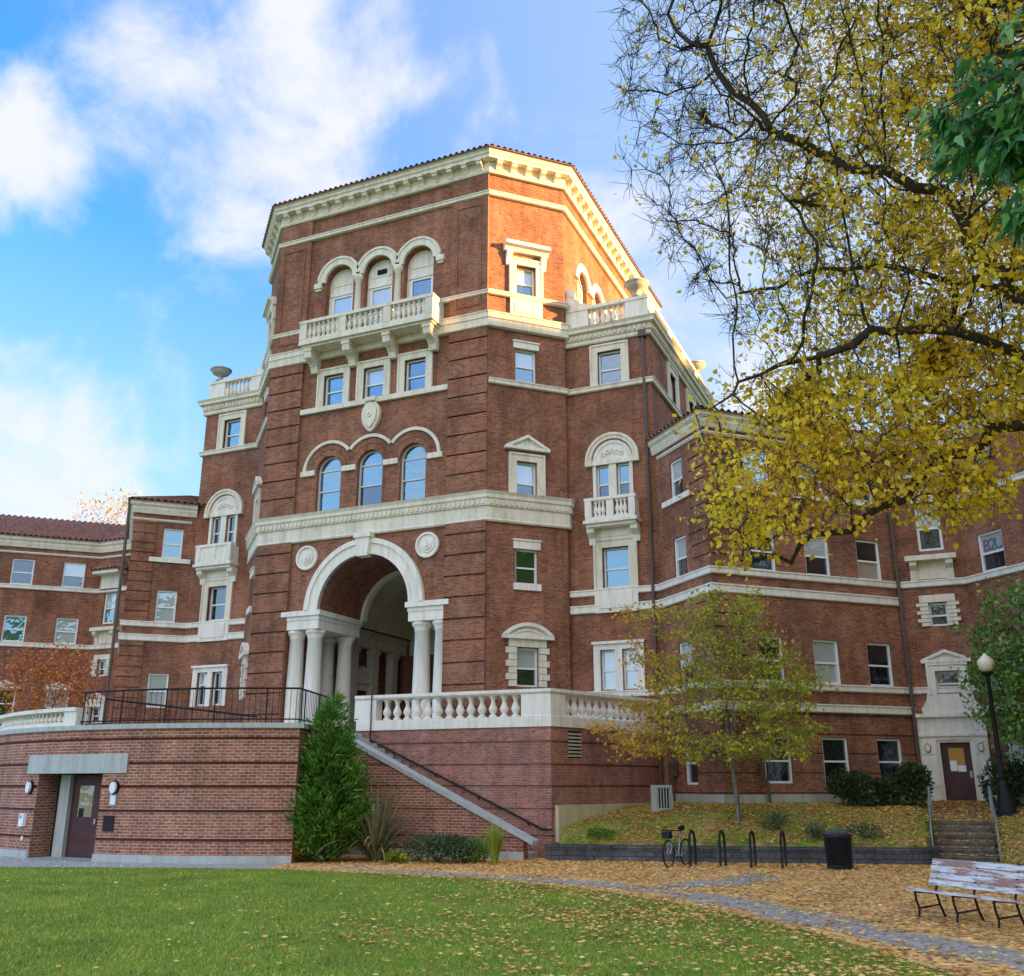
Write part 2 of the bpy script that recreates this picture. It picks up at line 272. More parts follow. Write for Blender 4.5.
# ------------------------------------------------------------------ mesh helpers
class Face:
    """a wall plane: s runs along it, z up, o out of it"""
    def __init__(self, ox, oy, dx, dy, nx, ny):
        self.o = (ox, oy); self.d = (dx, dy); self.n = (nx, ny); self.holes = []
    def p(self, s, z, o=0.0):
        return (self.o[0] + self.d[0] * s + self.n[0] * o, self.o[1] + self.d[1] * s + self.n[1] * o, z)
class MB:
    def __init__(self): self.v = []; self.f = []; self.uv = {}
    def add(self, pts, uv=None):
        i = len(self.v); self.v += [tuple(p) for p in pts]; self.f.append(tuple(range(i, i + len(pts))))
        if uv: self.uv[len(self.f) - 1] = uv
    def mesh(self, verts, faces):
        i = len(self.v); self.v += [tuple(p) for p in verts]; self.f += [tuple(a + i for a in f) for f in faces]
    def hexa(self, b, t):
        self.mesh(list(b) + list(t), [(3, 2, 1, 0), (4, 5, 6, 7), (0, 1, 5, 4), (1, 2, 6, 5), (2, 3, 7, 6), (3, 0, 4, 7)])
    def box(self, F, s0, s1, z0, z1, o0, o1):
        self.hexa([F.p(s0, z0, o0), F.p(s1, z0, o0), F.p(s1, z0, o1), F.p(s0, z0, o1)], [F.p(s0, z1, o0), F.p(s1, z1, o0), F.p(s1, z1, o1), F.p(s0, z1, o1)])
    def cube(self, x0, x1, y0, y1, z0, z1):
        self.hexa([(x0, y0, z0), (x1, y0, z0), (x1, y1, z0), (x0, y1, z0)], [(x0, y0, z1), (x1, y0, z1), (x1, y1, z1), (x0, y1, z1)])
    def prism(self, F, pts, o0, o1):         # polygon in (s,z) pushed out
        n = len(pts); a = [F.p(s, z, o0) for s, z in pts]; b = [F.p(s, z, o1) for s, z in pts]
        self.mesh(a + b, [tuple(range(n - 1, -1, -1)), tuple(range(n, 2 * n))] + [(i, (i + 1) % n, n + (i + 1) % n, n + i) for i in range(n)])
    def side(self, F, pts, s0, s1):          # polygon in (o,z) run along s
        n = len(pts); a = [F.p(s0, z, o) for o, z in pts]; b = [F.p(s1, z, o) for o, z in pts]
        self.mesh(a + b, [tuple(range(n - 1, -1, -1)), tuple(range(n, 2 * n))] + [(i, (i + 1) % n, n + (i + 1) % n, n + i) for i in range(n)])
    def arc(self, F, c, zc, r0, r1, o0, o1, a0=0, a1=180, n=20):
        P = []
        for i in range(n + 1):
            a = R(a0 + (a1 - a0) * i / n); ca, sa = math.cos(a), math.sin(a)
            P.append([F.p(c + r * ca, zc + r * sa, o) for r, o in ((r0, o0), (r1, o0), (r1, o1), (r0, o1))])
        base = len(self.v)
        for q in P: self.v += q
        for i in range(n):
            for k in range(4):
                a, b = base + i * 4 + k, base + i * 4 + (k + 1) % 4
                self.f.append((a, b, b + 4, a + 4))
        self.f.append(tuple(base + k for k in range(4))); self.f.append(tuple(base + n * 4 + k for k in (3, 2, 1, 0)))
    def disc(self, F, c, zc, r, o0, o1, n=24):
        self.prism(F, [(c + r * math.cos(2 * math.pi * i / n), zc + r * math.sin(2 * math.pi * i / n)) for i in range(n)], o0, o1)
    def sweep(self, path, prof, uv=False):   # profile (out,z) along a plan polyline, mitred, outward = right of travel
        rings = []
        n = len(path)
        for i in range(n):
            def nrm(a, b):
                d = Vector((b[0] - a[0], b[1] - a[1])).normalized(); return Vector((d.y, -d.x))
            if i == 0: m = nrm(path[0], path[1])
            elif i == n - 1: m = nrm(path[-2], path[-1])
            else:
                a, b = nrm(path[i - 1], path[i]), nrm(path[i], path[i + 1]); m = (a + b).normalized(); m = m / max(0.3, m.dot(a))
            rings.append([(path[i][0] + m.x * o, path[i][1] + m.y * o, z) for o, z in prof])
        k = len(prof); base = len(self.v)
        for r in rings: self.v += r
        for i in range(n - 1):
            for j in range(k):
                a, b = base + i * k + j, base + i * k + (j + 1) % k
                self.f.append((a, b, b + k, a + k))
        self.f.append(tuple(base + j for j in range(k))); self.f.append(tuple(base + (n - 1) * k + j for j in range(k - 1, -1, -1)))
    def lathe(self, c, prof, n=12, cap=True):
        base = len(self.v)
        for r, z in prof:
            for i in range(n):
                a = 2 * math.pi * i / n; self.v.append((c[0] + r * math.cos(a), c[1] + r * math.sin(a), c[2] + z))
        for j in range(len(prof) - 1):
            for i in range(n):
                a, b = base + j * n + i, base + j * n + (i + 1) % n
                self.f.append((a, b, b + n, a + n))
        if cap:
            self.f.append(tuple(base + i for i in range(n - 1, -1, -1))); self.f.append(tuple(base + (len(prof) - 1) * n + i for i in range(n)))
    def tube(self, pts, r, n=6):
        pts = [Vector(p) for p in pts]; rs = r if isinstance(r, (list, tuple)) else [r] * len(pts)
        base = len(self.v); up = None
        for i, p in enumerate(pts):
            d = (pts[min(i + 1, len(pts) - 1)] - pts[max(i - 1, 0)]).normalized()
            if up is None or abs(up.dot(d)) > 0.95: up = Vector((0, 0, 1)) if abs(d.z) < 0.9 else Vector((1, 0, 0))
            a = d.cross(up).normalized(); b = d.cross(a).normalized(); up = a.cross(d)
            for k in range(n):
                t = 2 * math.pi * k / n; q = p + (a * math.cos(t) + b * math.sin(t)) * rs[i]; self.v.append(tuple(q))
        for i in range(len(pts) - 1):
            for k in range(n):
                a, b = base + i * n + k, base + i * n + (k + 1) % n
                self.f.append((a, b, b + n, a + n))
        self.f.append(tuple(base + k for k in range(n))); self.f.append(tuple(base + (len(pts) - 1) * n + k for k in range(n - 1, -1, -1)))
    def build(self, name, m, parent=None, smooth=False, origin=None):
        me = bpy.data.meshes.new(name)
        og = Vector(origin) if origin else Vector((0, 0, 0))
        V = [(v[0] - og.x, v[1] - og.y, v[2] - og.z) for v in self.v] if origin else self.v
        me.from_pydata(V, [], self.f); me.materials.append(m)
        if len(self.f) < 60000:
            uvl = me.uv_layers.new(name='UVMap'); data = uvl.data
            for p in me.polygons:
                if p.index in self.uv:
                    for li, c in zip(p.loop_indices, self.uv[p.index]): data[li].uv = c
                    continue
                nx, ny, nz = p.normal
                for li in p.loop_indices:
                    x, y, z = self.v[me.loops[li].vertex_index]
                    if abs(nz) > 0.8: data[li].uv = (x, y)
                    else:
                        h = math.hypot(nx, ny) or 1
                        data[li].uv = (x * -ny / h + y * nx / h, z)
        if smooth: me.polygons.foreach_set('use_smooth', [True] * len(me.polygons))
        o = bpy.data.objects.new(name, me); COL.objects.link(o)
        if origin: o.location = og
        if parent: attach(o, parent)
        return o
WORLD_LOC = {}
def wloc(o):
    v = Vector(o.location)
    if o.parent: v = o.matrix_parent_inverse @ v; v = v + wloc(o.parent)
    return v
def attach(o, parent):
    o.parent = parent; o.matrix_parent_inverse = Matrix.Translation(-wloc(parent))
def tag(o, label, cat, group=None, kind=None):
    if label: o['label'] = label
    if cat: o['category'] = cat
    if group: o['group'] = group
    if kind: o['kind'] = kind
    return o
def thing(name, label, cat, loc, group=None):
    o = bpy.data.objects.new(name, None); COL.objects.link(o); o.location = loc; o.empty_display_size = 0.3
    return tag(o, label, cat, group)
def structure(name, mb, m, kind='structure'):
    o = mb.build(name, m); o['kind'] = kind; return o
def inst(src, loc, parent, rz=0.0):
    c = src.copy(); COL.objects.link(c); c.location = loc; c.rotation_euler = (0, 0, rz); attach(c, parent); return c
def copy_tree(root, loc, rz=0.0):
    r = root.copy(); COL.objects.link(r); r.location = loc; r.rotation_euler = (0, 0, rz)
    for ch in root.children:
        c = ch.copy(); COL.objects.link(c); c.parent = r; c.matrix_parent_inverse = ch.matrix_parent_inverse.copy()
        for g in ch.children:
            d = g.copy(); COL.objects.link(d); d.parent = c; d.matrix_parent_inverse = g.matrix_parent_inverse.copy()
    return r

def panel(mb, F, s0, s1, z0, z1, grooves=(), out=0.0, gd=0.05, gh=0.055, holes=None):
    """one wall sheet with window openings cut out, reveals, and recessed brick courses"""
    holes = [h for h in (F.holes if holes is None else holes) if h[1] > s0 and h[0] < s1 and h[3] > z0 and h[2] < z1]
    xs = {s0, s1}; zs = {z0, z1}
    H = []
    for a, b, c, d, arch, dep in holes:
        r = (b - a) / 2 if arch else 0
        H.append((a, b, c, d, r, dep)); xs |= {a, b}; zs |= {c, d}
    G = []
    for g in grooves:
        if z0 < g < z1: zs |= {g - gh / 2, g + gh / 2}; G.append((g - gh / 2, g + gh / 2))
    xs = sorted(x for x in xs if s0 <= x <= s1); zs = sorted(z for z in zs if z0 <= z <= z1)
    for i in range(len(xs) - 1):
        for j in range(len(zs) - 1):
            a, b, c, d = xs[i], xs[i + 1], zs[j], zs[j + 1]
            mx, mz = (a + b) / 2, (c + d) / 2
            if b - a < 1e-5 or d - c < 1e-5: continue
            if any(h[0] < mx < h[1] and h[2] < mz < h[3] for h in H): continue
            o = out - gd if any(g0 < mz < g1 for g0, g1 in G) else out
            mb.add([F.p(a, c, o), F.p(b, c, o), F.p(b, d, o), F.p(a, d, o)])
            if o != out:
                for z in (c, d): mb.add([F.p(a, z, o), F.p(b, z, o), F.p(b, z, out), F.p(a, z, out)])
    for a, b, c, d, r, dep in H:
        q = out - abs(dep); zsp = d - r
        mb.add([F.p(a, c, out), F.p(a, zsp, out), F.p(a, zsp, q), F.p(a, c, q)])
        mb.add([F.p(b, c, out), F.p(b, c, q), F.p(b, zsp, q), F.p(b, zsp, out)])
        if dep > 0: mb.add([F.p(a, c, out), F.p(a, c, q), F.p(b, c, q), F.p(b, c, out)])
        if not r:
            if dep > 0: mb.add([F.p(a, d, out), F.p(b, d, out), F.p(b, d, q), F.p(a, d, q)])
        else:
            n = 20; m = (a + b) / 2
            P = [(m - r * math.cos(math.pi * k / n), zsp + r * math.sin(math.pi * k / n)) for k in range(n + 1)]
            for k in range(n):
                (x0, y0), (x1, y1) = P[k], P[k + 1]
                mb.add([F.p(x0, y0, out), F.p(x1, y1, out), F.p(x1, d, out), F.p(x0, d, out)])
                mb.add([F.p(x0, y0, out), F.p(x0, y0, q), F.p(x1, y1, q), F.p(x1, y1, out)])

HALL = thing('residence_hall', 'long red brick hall with an octagonal arched tower and cream stone trim', 'building', (0.0, 6.0, GZ))

# wall planes, right side and its mirror image
def face(ox, oy, dx, dy, nx, ny): return Face(ox, oy, dx, dy, nx, ny)
FF = face(-5.24, 0, 1, 0, 0, -1)
GR = face(5.24, 0, S2, S2, S2, -S2);          GL = face(-5.24, 0, -S2, S2, -S2, -S2)
HR = face(7.58, 2.34, 0, 1, 1, 0);            HL = face(-7.58, 2.34, 0, 1, -1, 0)
BR = face(7.58, 2.55, 1, 0, 0, -1);           BL = face(-7.58, 2.55, -1, 0, 0, -1)
BRS = face(11.07, 2.55, 0, 1, 1, 0);          BLS = face(-11.07, 2.55, 0, 1, -1, 0)
KR = face(11.07, 2.55, S2, -S2, -S2, -S2);    KL = face(-11.07, 2.55, -S2, -S2, S2, -S2)
LKx, LKy = 13.5, 0.12; KRlen = 3.43; KLlen = 2.7
lkx, lky = -11.07 - KLlen * S2, 2.55 - KLlen * S2
LR = face(LKx, LKy, S2, S2, S2, -S2);         LL = face(lkx, lky, -S2, S2, -S2, -S2)
Llen = 7.86; q = Llen * S2
NR = face(LKx + q, LKy + q, 1, 0, 0, -1);     NL = face(lkx - q, lky + q, -1, 0, 0, -1)
Nlen = 2.24
MR = face(NR.o[0] + Nlen, NR.o[1], S2, -S2, -S2, -S2);  ML = face(NL.o[0] - Nlen, NL.o[1], -S2, -S2, S2, -S2)
Mlen = 14.0
ALL = dict(FF=FF, GR=GR, GL=GL, HR=HR, HL=HL, BR=BR, BL=BL, BRS=BRS, BLS=BLS, KR=KR, KL=KL, LR=LR, LL=LL, NR=NR, NL=NL, MR=MR, ML=ML)

# ------------------------------------------------------------------ windows
def window(F, c, w, z0, z1, arch=False, dep=0.20, fw=0.07, glass='glass', lower=None, surround=None, sw=0.28, so=0.07,
           sill=None, lintel=None, extra=None, panes=True, frame='frame', meet=0.5, smat='stone', up=None, hole=True):
    if up is None and lower is None and glass in ('glass', 'glass_dark') and not arch and rnd.random() < 0.33: up = 'blind'; meet = rnd.choice((0.38, 0.5, 0.5, 0.66))
    a, b = c - w / 2, c + w / 2
    if hole: F.holes.append((a, b, z0, z1, arch, dep))
    r = w / 2 if arch else 0; zs = z1 - r
    fo0, fo1 = -dep - 0.02, -dep + 0.07
    mb = MB()
    mb.box(F, a, a + fw, z0, zs, fo0, fo1); mb.box(F, b - fw, b, z0, zs, fo0, fo1)
    mb.box(F, a + fw, b - fw, z0, z0 + fw, fo0, fo1)
    if arch: mb.arc(F, c, zs, r - fw, r, fo0, fo1); mb.box(F, a + fw, b - fw, zs - 0.03, zs + 0.03, fo0, fo1 - 0.02)
    else: mb.box(F, a + fw, b - fw, z1 - fw, z1, fo0, fo1)
    top = zs if arch else z1 - fw
    zm = z0 + (top - z0) * meet
    mb.box(F, a + fw, b - fw, zm - 0.03, zm + 0.03, fo0, fo1 - 0.025)
    W = mb.build('window', M[frame], HALL)
    p = MB(); p.box(F, a + 0.02, b - 0.02, zm, top, -dep - 0.04, -dep + 0.012); p.build('upper_pane', M[up or glass], W)
    p = MB(); p.box(F, a + 0.02, b - 0.02, z0 + 0.02, zm, -dep - 0.05, -dep - 0.008); p.build('lower_pane', M[lower or glass], W)
    if arch:
        p = MB(); n = 16
        p.prism(F, [(c + (r - 0.02) * math.cos(math.pi * i / n), zs + (r - 0.02) * math.sin(math.pi * i / n)) for i in range(n + 1)], -dep - 0.04, -dep + 0.012)
        p.build('arch_pane', M[up or glass], W)
    if surround:
        s = MB()
        if surround == 'frame':
            s.box(F, a - sw, a, z0 - 0.02, z1 + sw, -0.06, so); s.box(F, b, b + sw, z0 - 0.02, z1 + sw, -0.06, so); s.box(F, a, b, z1, z1 + sw, -0.06, so)
            e = so + 0.035
            s.box(F, a - sw - 0.02, a - sw + 0.06, z0 - 0.02, z1 + sw + 0.02, 0, e); s.box(F, b + sw - 0.06, b + sw + 0.02, z0 - 0.02, z1 + sw + 0.02, 0, e)
            s.box(F, a - sw + 0.06, b + sw - 0.06, z1 + sw - 0.06, z1 + sw + 0.02, 0, e)
        elif surround == 'quoin':
            k = 6; hh = (z1 - z0 + 0.02) / k
            for i in range(k):
                ex = sw + (0.11 if i % 2 else 0.0); e = so + (0.012 if i % 2 else 0)
                s.box(F, a - ex, a, z0 + i * hh, z0 + (i + 1) * hh - 0.02, -0.06, e); s.box(F, b, b + ex, z0 + i * hh, z0 + (i + 1) * hh - 0.02, -0.06, e)
            s.box(F, a - sw, b + sw, z1 + 0.02, z1 + sw, -0.06, so)
        s.build('surround', M[smat], W)
    if sill:
        s = MB(); ex, h = sill; s.box(F, a - ex, b + ex, z0 - h, z0 + 0.015, -0.08, 0.10); s.build('sill', M['white'], W)
    if lintel:
        s = MB(); ex, h = lintel; s.box(F, a - ex, b + ex, z1 - 0.005, z1 + h, -0.06, 0.06); s.box(F, a - ex - 0.03, b + ex + 0.03, z1 + h, z1 + h + 0.06, -0.02, 0.10); s.build('lintel', M['white'], W)
    if extra:
        s = MB(); extra(s, a, b); s.build('hood', M['white'], W)
    return W

def pediment(F, c, w, z0, h, o=0.22):
    def fn(s, a, b):
        s.box(F, c - w / 2, c + w / 2, z0 + 0.002, z0 + 0.12, 0.0, o)
        s.prism(F, [(c - w / 2 + 0.12, z0 + 0.12), (c + w / 2 - 0.12, z0 + 0.12), (c, z0 + h - 0.06)], 0, o * 0.45)
        t = 0.12
        s.prism(F, [(c - w / 2, z0 + 0.122), (c - w / 2 + 0.24, z0 + 0.122), (c, z0 + h - t), (c, z0 + h)], 0, o)
        s.prism(F, [(c + w / 2, z0 + 0.122), (c, z0 + h), (c, z0 + h - t), (c + w / 2 - 0.24, z0 + 0.122)], 0, o + 0.002)
    return fn
def seghood(F, c, w, z0, h, o=0.22):
    def fn(s, a, b):
        s.box(F, c - w / 2, c + w / 2, z0 + 0.002, z0 + 0.13, 0.0, o)
        hw = w / 2; rr = (hw * hw + (h - 0.13) ** 2) / (2 * (h - 0.13)); zc = z0 + h - rr; an = math.degrees(math.asin(min(1, hw / rr)))
        s.arc(F, c, zc, rr - 0.13, rr, 0, o, 90 - an, 90 + an, 16)
        n = 12; pts = [(c + (rr - 0.12) * math.sin(R(-an + 2 * an * i / n)), max(z0 + 0.131, zc + (rr - 0.12) * math.cos(R(-an + 2 * an * i / n)))) for i in range(n + 1)]
        s.prism(F, pts, 0, o * 0.4)
        s.arc(F, c, zc, rr - 0.30, rr - 0.24, 0, o * 0.4 + 0.05, 90 - an * 0.72, 90 + an * 0.72, 12)
    return fn
def flathood(F, c, w, z0, h, o=0.42):
    def fn(s, a, b):
        s.side(F, [(0, z0 + 0.002), (o * 0.4, z0 + 0.002), (o * 0.6, z0 + h * 0.45), (o, z0 + h * 0.55), (o, z0 + h), (0, z0 + h)], c - w / 2, c + w / 2)
        for x in (c - w / 2 + 0.10, c + w / 2 - 0.34):
            s.side(F, [(0, z0 - 0.65), (0.10, z0 - 0.62), (0.16, z0 - 0.3), (o * 0.62, z0 - 0.08), (o * 0.62, z0 + 0.001), (0, z0 + 0.001)], x, x + 0.24)
    return fn
cF = 5.24
# --- tower front, top arcade
G3 = (3.27, 5.24, 7.21)
up3 = {}
for c, g in zip(G3, ('blind', 'blind', 'glass')):
    a, b = c - 0.70, c + 0.70; zs = 21.10
    FF.holes.append((a, b, 18.02, zs + 0.70, True, 0.38))
    W = window(FF, c, 1.10, 18.05, 20.50, dep=0.36, fw=0.10, glass=g, hole=False, frame='frame', up=g, lower=g, meet=0.62)
    s = MB(); n = 18
    s.prism(FF, [(c + 0.70 * math.cos(math.pi * i / n), zs + 0.70 * math.sin(math.pi * i / n)) for i in range(n + 1)] + [(a, 20.50), (b, 20.50)], -0.40, -0.30)
    s.box(FF, a, c - 0.55, 18.02, 20.5, -0.40, -0.28); s.box(FF, c + 0.55, b, 18.02, 20.5, -0.40, -0.28)
    s.arc(FF, c, zs, 0.56, 0.61, -0.3, -0.26, 0, 180); s.box(FF, a + 0.05, b - 0.05, 20.50, 20.62, -0.3, -0.24)
    s.box(FF, c - 0.5, c + 0.5, 20.98, 21.02, -0.3, -0.27)
    s.build('arch_panel', M['white'], W)
    if c == G3[1]:
        s = MB()
        for k in range(5): s.box(FF, c - 0.24, c + 0.24, 21.10 + k * 0.05, 21.125 + k * 0.05, -0.3, -0.26)
        s.build('vent_grille', M['iron'], W)
# --- fourth floor squares
for c, g in zip(G3, ('glass_sky', 'glass', 'glass')):
    window(FF, c, 0.98, 15.22, 16.62, dep=0.2, glass=g, surround='frame', sw=0.30)
# --- third floor arched
for c, lo in zip(G3, ('glass_sky', 'glass_dark', 'glass_sky')):
    window(FF, c, 1.18, 10.56, 12.96, arch=True, dep=0.24, glass='glass_sky', lower=lo, frame='frame_warm', meet=0.52, fw=0.06)
# --- portico arch opening
FF.holes.append((cF - 2.05, cF + 2.05, 6.56, 8.61, True, -0.45))
FF.holes.append((1.66, 8.82, 1.6, 6.5599, False, -0.45))
# --- narrow faces
for F, m in ((GR, 0), (GL, 1)):
    window(F, 1.6, 0.88, 19.0, 20.42, dep=0.22, glass='glass', up='blind', surround='frame', sw=0.28, so=0.10, extra=flathood(F, 1.6, 1.95, 20.95, 0.36))
    window(F, 1.6, 0.90, 15.28, 16.69, dep=0.2, glass='glass', up='blind' if not m else None, lintel=(0.10, 0.26))
    window(F, 1.6, 0.86, 10.58, 11.92, dep=0.2, glass='glass_dark', surround='frame', sw=0.30, so=0.09, extra=pediment(F, 1.6, 1.85, 12.36, 0.62))
    window(F, 1.6, 0.90, 7.12, 8.46, dep=0.2, glass='glass_dark', lintel=(0.10, 0.30), sill=(0.10, 0.24))
    window(F, 1.6, 0.88, 3.36, 4.76, dep=0.2, glass='glass_dark', surround='quoin', sw=0.30, so=0.09, extra=seghood(F, 1.6, 2.0, 5.06, 0.60))
# --- side blocks
for F, m in ((BR, 0), (BL, 1)):
    c = 1.83
    window(F, c, 0.98, 15.2, 16.66, dep=0.2, glass='glass' if not m else 'glass_sky', surround='frame', sw=0.30)
    for x in (c - 0.42, c + 0.42): window(F, x, 0.52, 10.4, 11.86, dep=0.16, glass='glass_sky' if not m else 'glass_dark', lower='glass_dark')
    window(F, c, 1.04, 7.02, 8.56, dep=0.24, glass='glass_sky' if not m else 'glass_dark', surround='frame', sw=0.32)
    for x in (c - 0.42, c + 0.42): window(F, x, 0.56, 3.28, 4.72, dep=0.18, glass='blind' if not m else 'glass_dark')
    window(ALL['BRS' if not m else 'BLS'], 3.4, 0.98, 15.2, 16.66, dep=0.2, glass='glass_sky', surround='frame', sw=0.30)
    window(ALL['BRS' if not m else 'BLS'], 6.6, 0.98, 15.2, 16.66, dep=0.2, glass='glass_sky', surround='frame', sw=0.30)
# --- tower sides, top arcade
for F in (HR, HL):
    for c in (2.3, 4.27, 6.24): window(F, c, 1.2, 18.4, 21.6, arch=True, dep=0.25, glass='glass', up='blind')
# --- diagonal wings
for F, c, m in ((KR, 1.5, 0), (KL, 0.95, 1)):
    window(F, c, 0.86, 9.93, 11.35, glass='glass' if not m else 'glass_sky', dep=0.14)
    window(F, c, 0.86, 6.98, 8.44, glass='glass' if not m else 'blind', dep=0.14)
    window(F, c, 0.86, 3.22, 4.70, glass='glass_dark' if not m else 'blind', dep=0.14)
    if not m: window(F, c, 0.80, -0.02, 1.42, glass='glass', dep=0.14)
for F in (LR, LL):
    for i, c in enumerate((2.1, 4.4, 6.66)):
        window(F, c, 1.06, 9.93, 11.35, glass=('blind', 'glass', 'glass_dark')[i], dep=0.14)
        window(F, c, 1.06, 6.98, 8.46, glass=('glass', 'glass_dark', 'glass_dark')[i], lower=(None, None, 'blind_tan')[i], dep=0.14)
        window(F, c, 1.06, 3.24, 4.74, glass=('glass_dark', 'blind', 'glass_dark')[i], dep=0.14, lower=(None, 'blind', None)[i])
        if F is LR: window(F, c, 1.06, 0.02, 1.48, glass='glass_dark', up='glass_dark', dep=0.14)
for F, m in ((NR, 0), (NL, 1)):
    window(F, 1.25, 0.84, 8.06, 9.82, glass='glass_dark' if not m else 'glass_sky', up='blind', dep=0.16, fw=0.09)
    window(F, 1.22, 0.62, 5.34, 6.16, glass='glass_dark', up='glass', dep=0.16, surround='quoin', sw=0.28, so=0.08)
    window(F, 1.24, 0.78, 2.98, 3.76, glass='glass', dep=0.18, surround='frame', sw=0.26, so=0.15, smat='white', extra=pediment(F, 1.24, 1.60, 4.04, 0.46, 0.2))
    if not m: F.holes.append((0.66, 1.70, -0.55, 1.40, False, 0.30))
for F, m in ((MR, 0), (ML, 1)):
    for i, c in enumerate((1.25, 3.72, 6.19, 8.66, 11.13)):
        window(F, c, 1.06, 9.98, 11.34, glass='glass_dark' if i % 2 else 'blind', lower='glass_dark' if i == 0 else None, dep=0.14)
        window(F, c, 1.06, 7.0, 8.36, glass=('glass_dark', 'glass', 'glass')[i % 3] if not m else ('blind', 'glass_sky', 'glass')[i % 3], dep=0.14)
        window(F, c, 1.06, 3.24, 4.6, glass='glass_dark', dep=0.14, extra=pediment(F, c, 1.5, 4.62, 0.42, 0.15) if m else None)
        if not m: window(F, c, 1.06, 0.02, 1.48, glass='glass_dark', dep=0.14)

# ------------------------------------------------------------------ walls
def wall(F, s0, s1, z0, z1, grooves=(), m='brick'):
    mb = MB(); panel(mb, F, s0, s1, z0, z1, grooves); return mb.build('wall', M[m], HALL)
wall(FF, 0, 10.48, 1.6, 24.9)
for F in (GR, GL): wall(F, 0, 2.34 / S2, 1.6, 24.9)
for F in (HR, HL): wall(F, 0, 14, 1.6, 24.9)
for F in (BR, BL): wall(F, 0, 3.49, -0.9, 17.3)
for F in (BRS, BLS): wall(F, 0, 13, -0.9, 17.3)
basement = [-0.28 + 0.62 * i for i in range(5)]
wall(KR, 0, KRlen, -0.9, 2.3, basement); wall(KR, 0, KRlen, 2.3, 12.1)
wall(KL, 0, KLlen, 1.5, 12.1)
wall(LR, 0, Llen, -0.9, 2.3, basement); wall(LR, 0, Llen, 2.3, 12.1)
wall(LL, 0, Llen, 1.5, 12.1)
wall(NR, 0, Nlen, -0.9, 12.1); wall(NL, 0, Nlen, 1.5, 12.1)
wall(MR, 0, Mlen, -0.9, 2.3, basement); wall(MR, 0, Mlen, 2.3, 12.1)
wall(ML, 0, Mlen, 1.5, 12.1)
# rear masses that close the volumes
mb = MB(); mb.cube(-7.5, 7.5, 15.9, 16.3, GZ, 24.9); mb.cube(-11.0, -7.4, 15.4, 15.6, GZ, 17.3); mb.cube(7.4, 11.0, 15.4, 15.6, GZ, 17.3)
mb.cube(-5.2, 5.2, 9.6, 9.8, 1.6, 24.5); mb.build('rear_wall', M['brick'], HALL)

def pier(F, s0, s1, z0, z1, out=0.12, step=0.80, plain=False, first=None):
    mb = MB()
    gr = [] if plain else [z1 - step * (i + 0.55) for i in range(int((z1 - z0) / step) + 1)]
    panel(mb, F, s0, s1, z0, z1, gr, out, gd=0.09, gh=0.07, holes=[])
    for s in (s0, s1): mb.add([F.p(s, z0, 0), F.p(s, z0, out), F.p(s, z1, out), F.p(s, z1, 0)])
    mb.add([F.p(s0, z1, 0), F.p(s1, z1, 0), F.p(s1, z1, out), F.p(s0, z1, out)])
    if plain:
        for a, b in ((0.26, 0.30),):
            x0, x1, y0, y1 = s0 + 0.28, s1 - 0.28, z0 + 0.35, z1 - 0.35
            for bb in ((x0, x0 + 0.05, y0, y1), (x1 - 0.05, x1, y0, y1), (x0 + 0.05, x1 - 0.05, y0, y0 + 0.05), (x0 + 0.05, x1 - 0.05, y1 - 0.05, y1)):
                mb.box(F, *bb, out - 0.01, out + 0.035)
    return mb.build('corner_pier', M['brick'], HALL)
for s0, s1 in ((0.0, 1.70), (8.78, 10.48)):
    pier(FF, s0, s1, 1.6, 9.44); pier(FF, s0, s1, 10.5, 17.4); pier(FF, s0, s1, 18.05, 23.4, plain=True); pier(FF, s0, s1, 23.6, 24.5, plain=False, step=5)
pier(KR, KRlen - 1.0, KRlen, 6.95, 11.72, 0.05, 0.45); pier(LR, 0, 1.2, 6.95, 11.72, 0.05, 0.45)
pier(KR, KRlen - 1.0, KRlen, 3.3, 6.1, 0.05, 0.45); pier(LR, 0, 1.2, 3.3, 6.1, 0.05, 0.45)
pier(KL, KLlen - 1.0, KLlen, 6.95, 11.72, 0.05, 0.45); pier(KL, KLlen - 1.0, KLlen, 1.6, 6.1, 0.05, 0.45)

# ------------------------------------------------------------------ string courses, bands and cornices
P = dict(A=(-5.24, 0), C1=(5.24, 0), C2=(7.58, 2.34), H2=(7.58, 16.3), c2=(-7.58, 2.34), h2=(-7.58, 16.3),
         S0=(7.58, 2.55), S1=(11.07, 2.55), S2=(11.07, 15.5), s0=(-7.58, 2.55), s1=(-11.07, 2.55), s2=(-11.07, 15.5),
         LK=LR.o, LM=NR.o, NM=MR.o, ME=MR.p(Mlen, 0)[:2], lk=LL.o, lm=NL.o, nm=ML.o, me=ML.p(Mlen, 0)[:2])
TOWER = [P['h2'], P['c2'], P['A'], P['C1'], P['C2'], P['H2']]
def course(path, z0, z1, o, m='stone', name='string_course', lip=True):
    mb = MB()
    prof = [(-0.03, z0), (o * 0.7, z0), (o, z0 + 0.03), (o, z1 - 0.05), (o + (0.03 if lip else 0), z1 - 0.045), (o + (0.03 if lip else 0), z1), (-0.03, z1)]
    mb.sweep(path, prof); return mb.build(name, M[m], HALL)
course(TOWER, 23.40, 23.60, 0.17)                         # under the eaves
course(TOWER, 18.84, 19.02, 0.16)
course(TOWER, 17.39, 18.05, 0.20, name='stone_band'); course(TOWER, 17.72, 17.80, 0.235, name='stone_band', lip=False)
course([P['C1'], P['C2'], P['S0'], P['S1'], P['S2']], 14.98, 15.20, 0.13); course([P['s2'], P['s1'], P['s0'], P['c2'], P['A']], 14.98, 15.20, 0.13)
mb = MB(); mb.box(FF, 1.72, 8.76, 14.98, 15.20, -0.03, 0.14); mb.build('string_course', M['stone'], HALL)
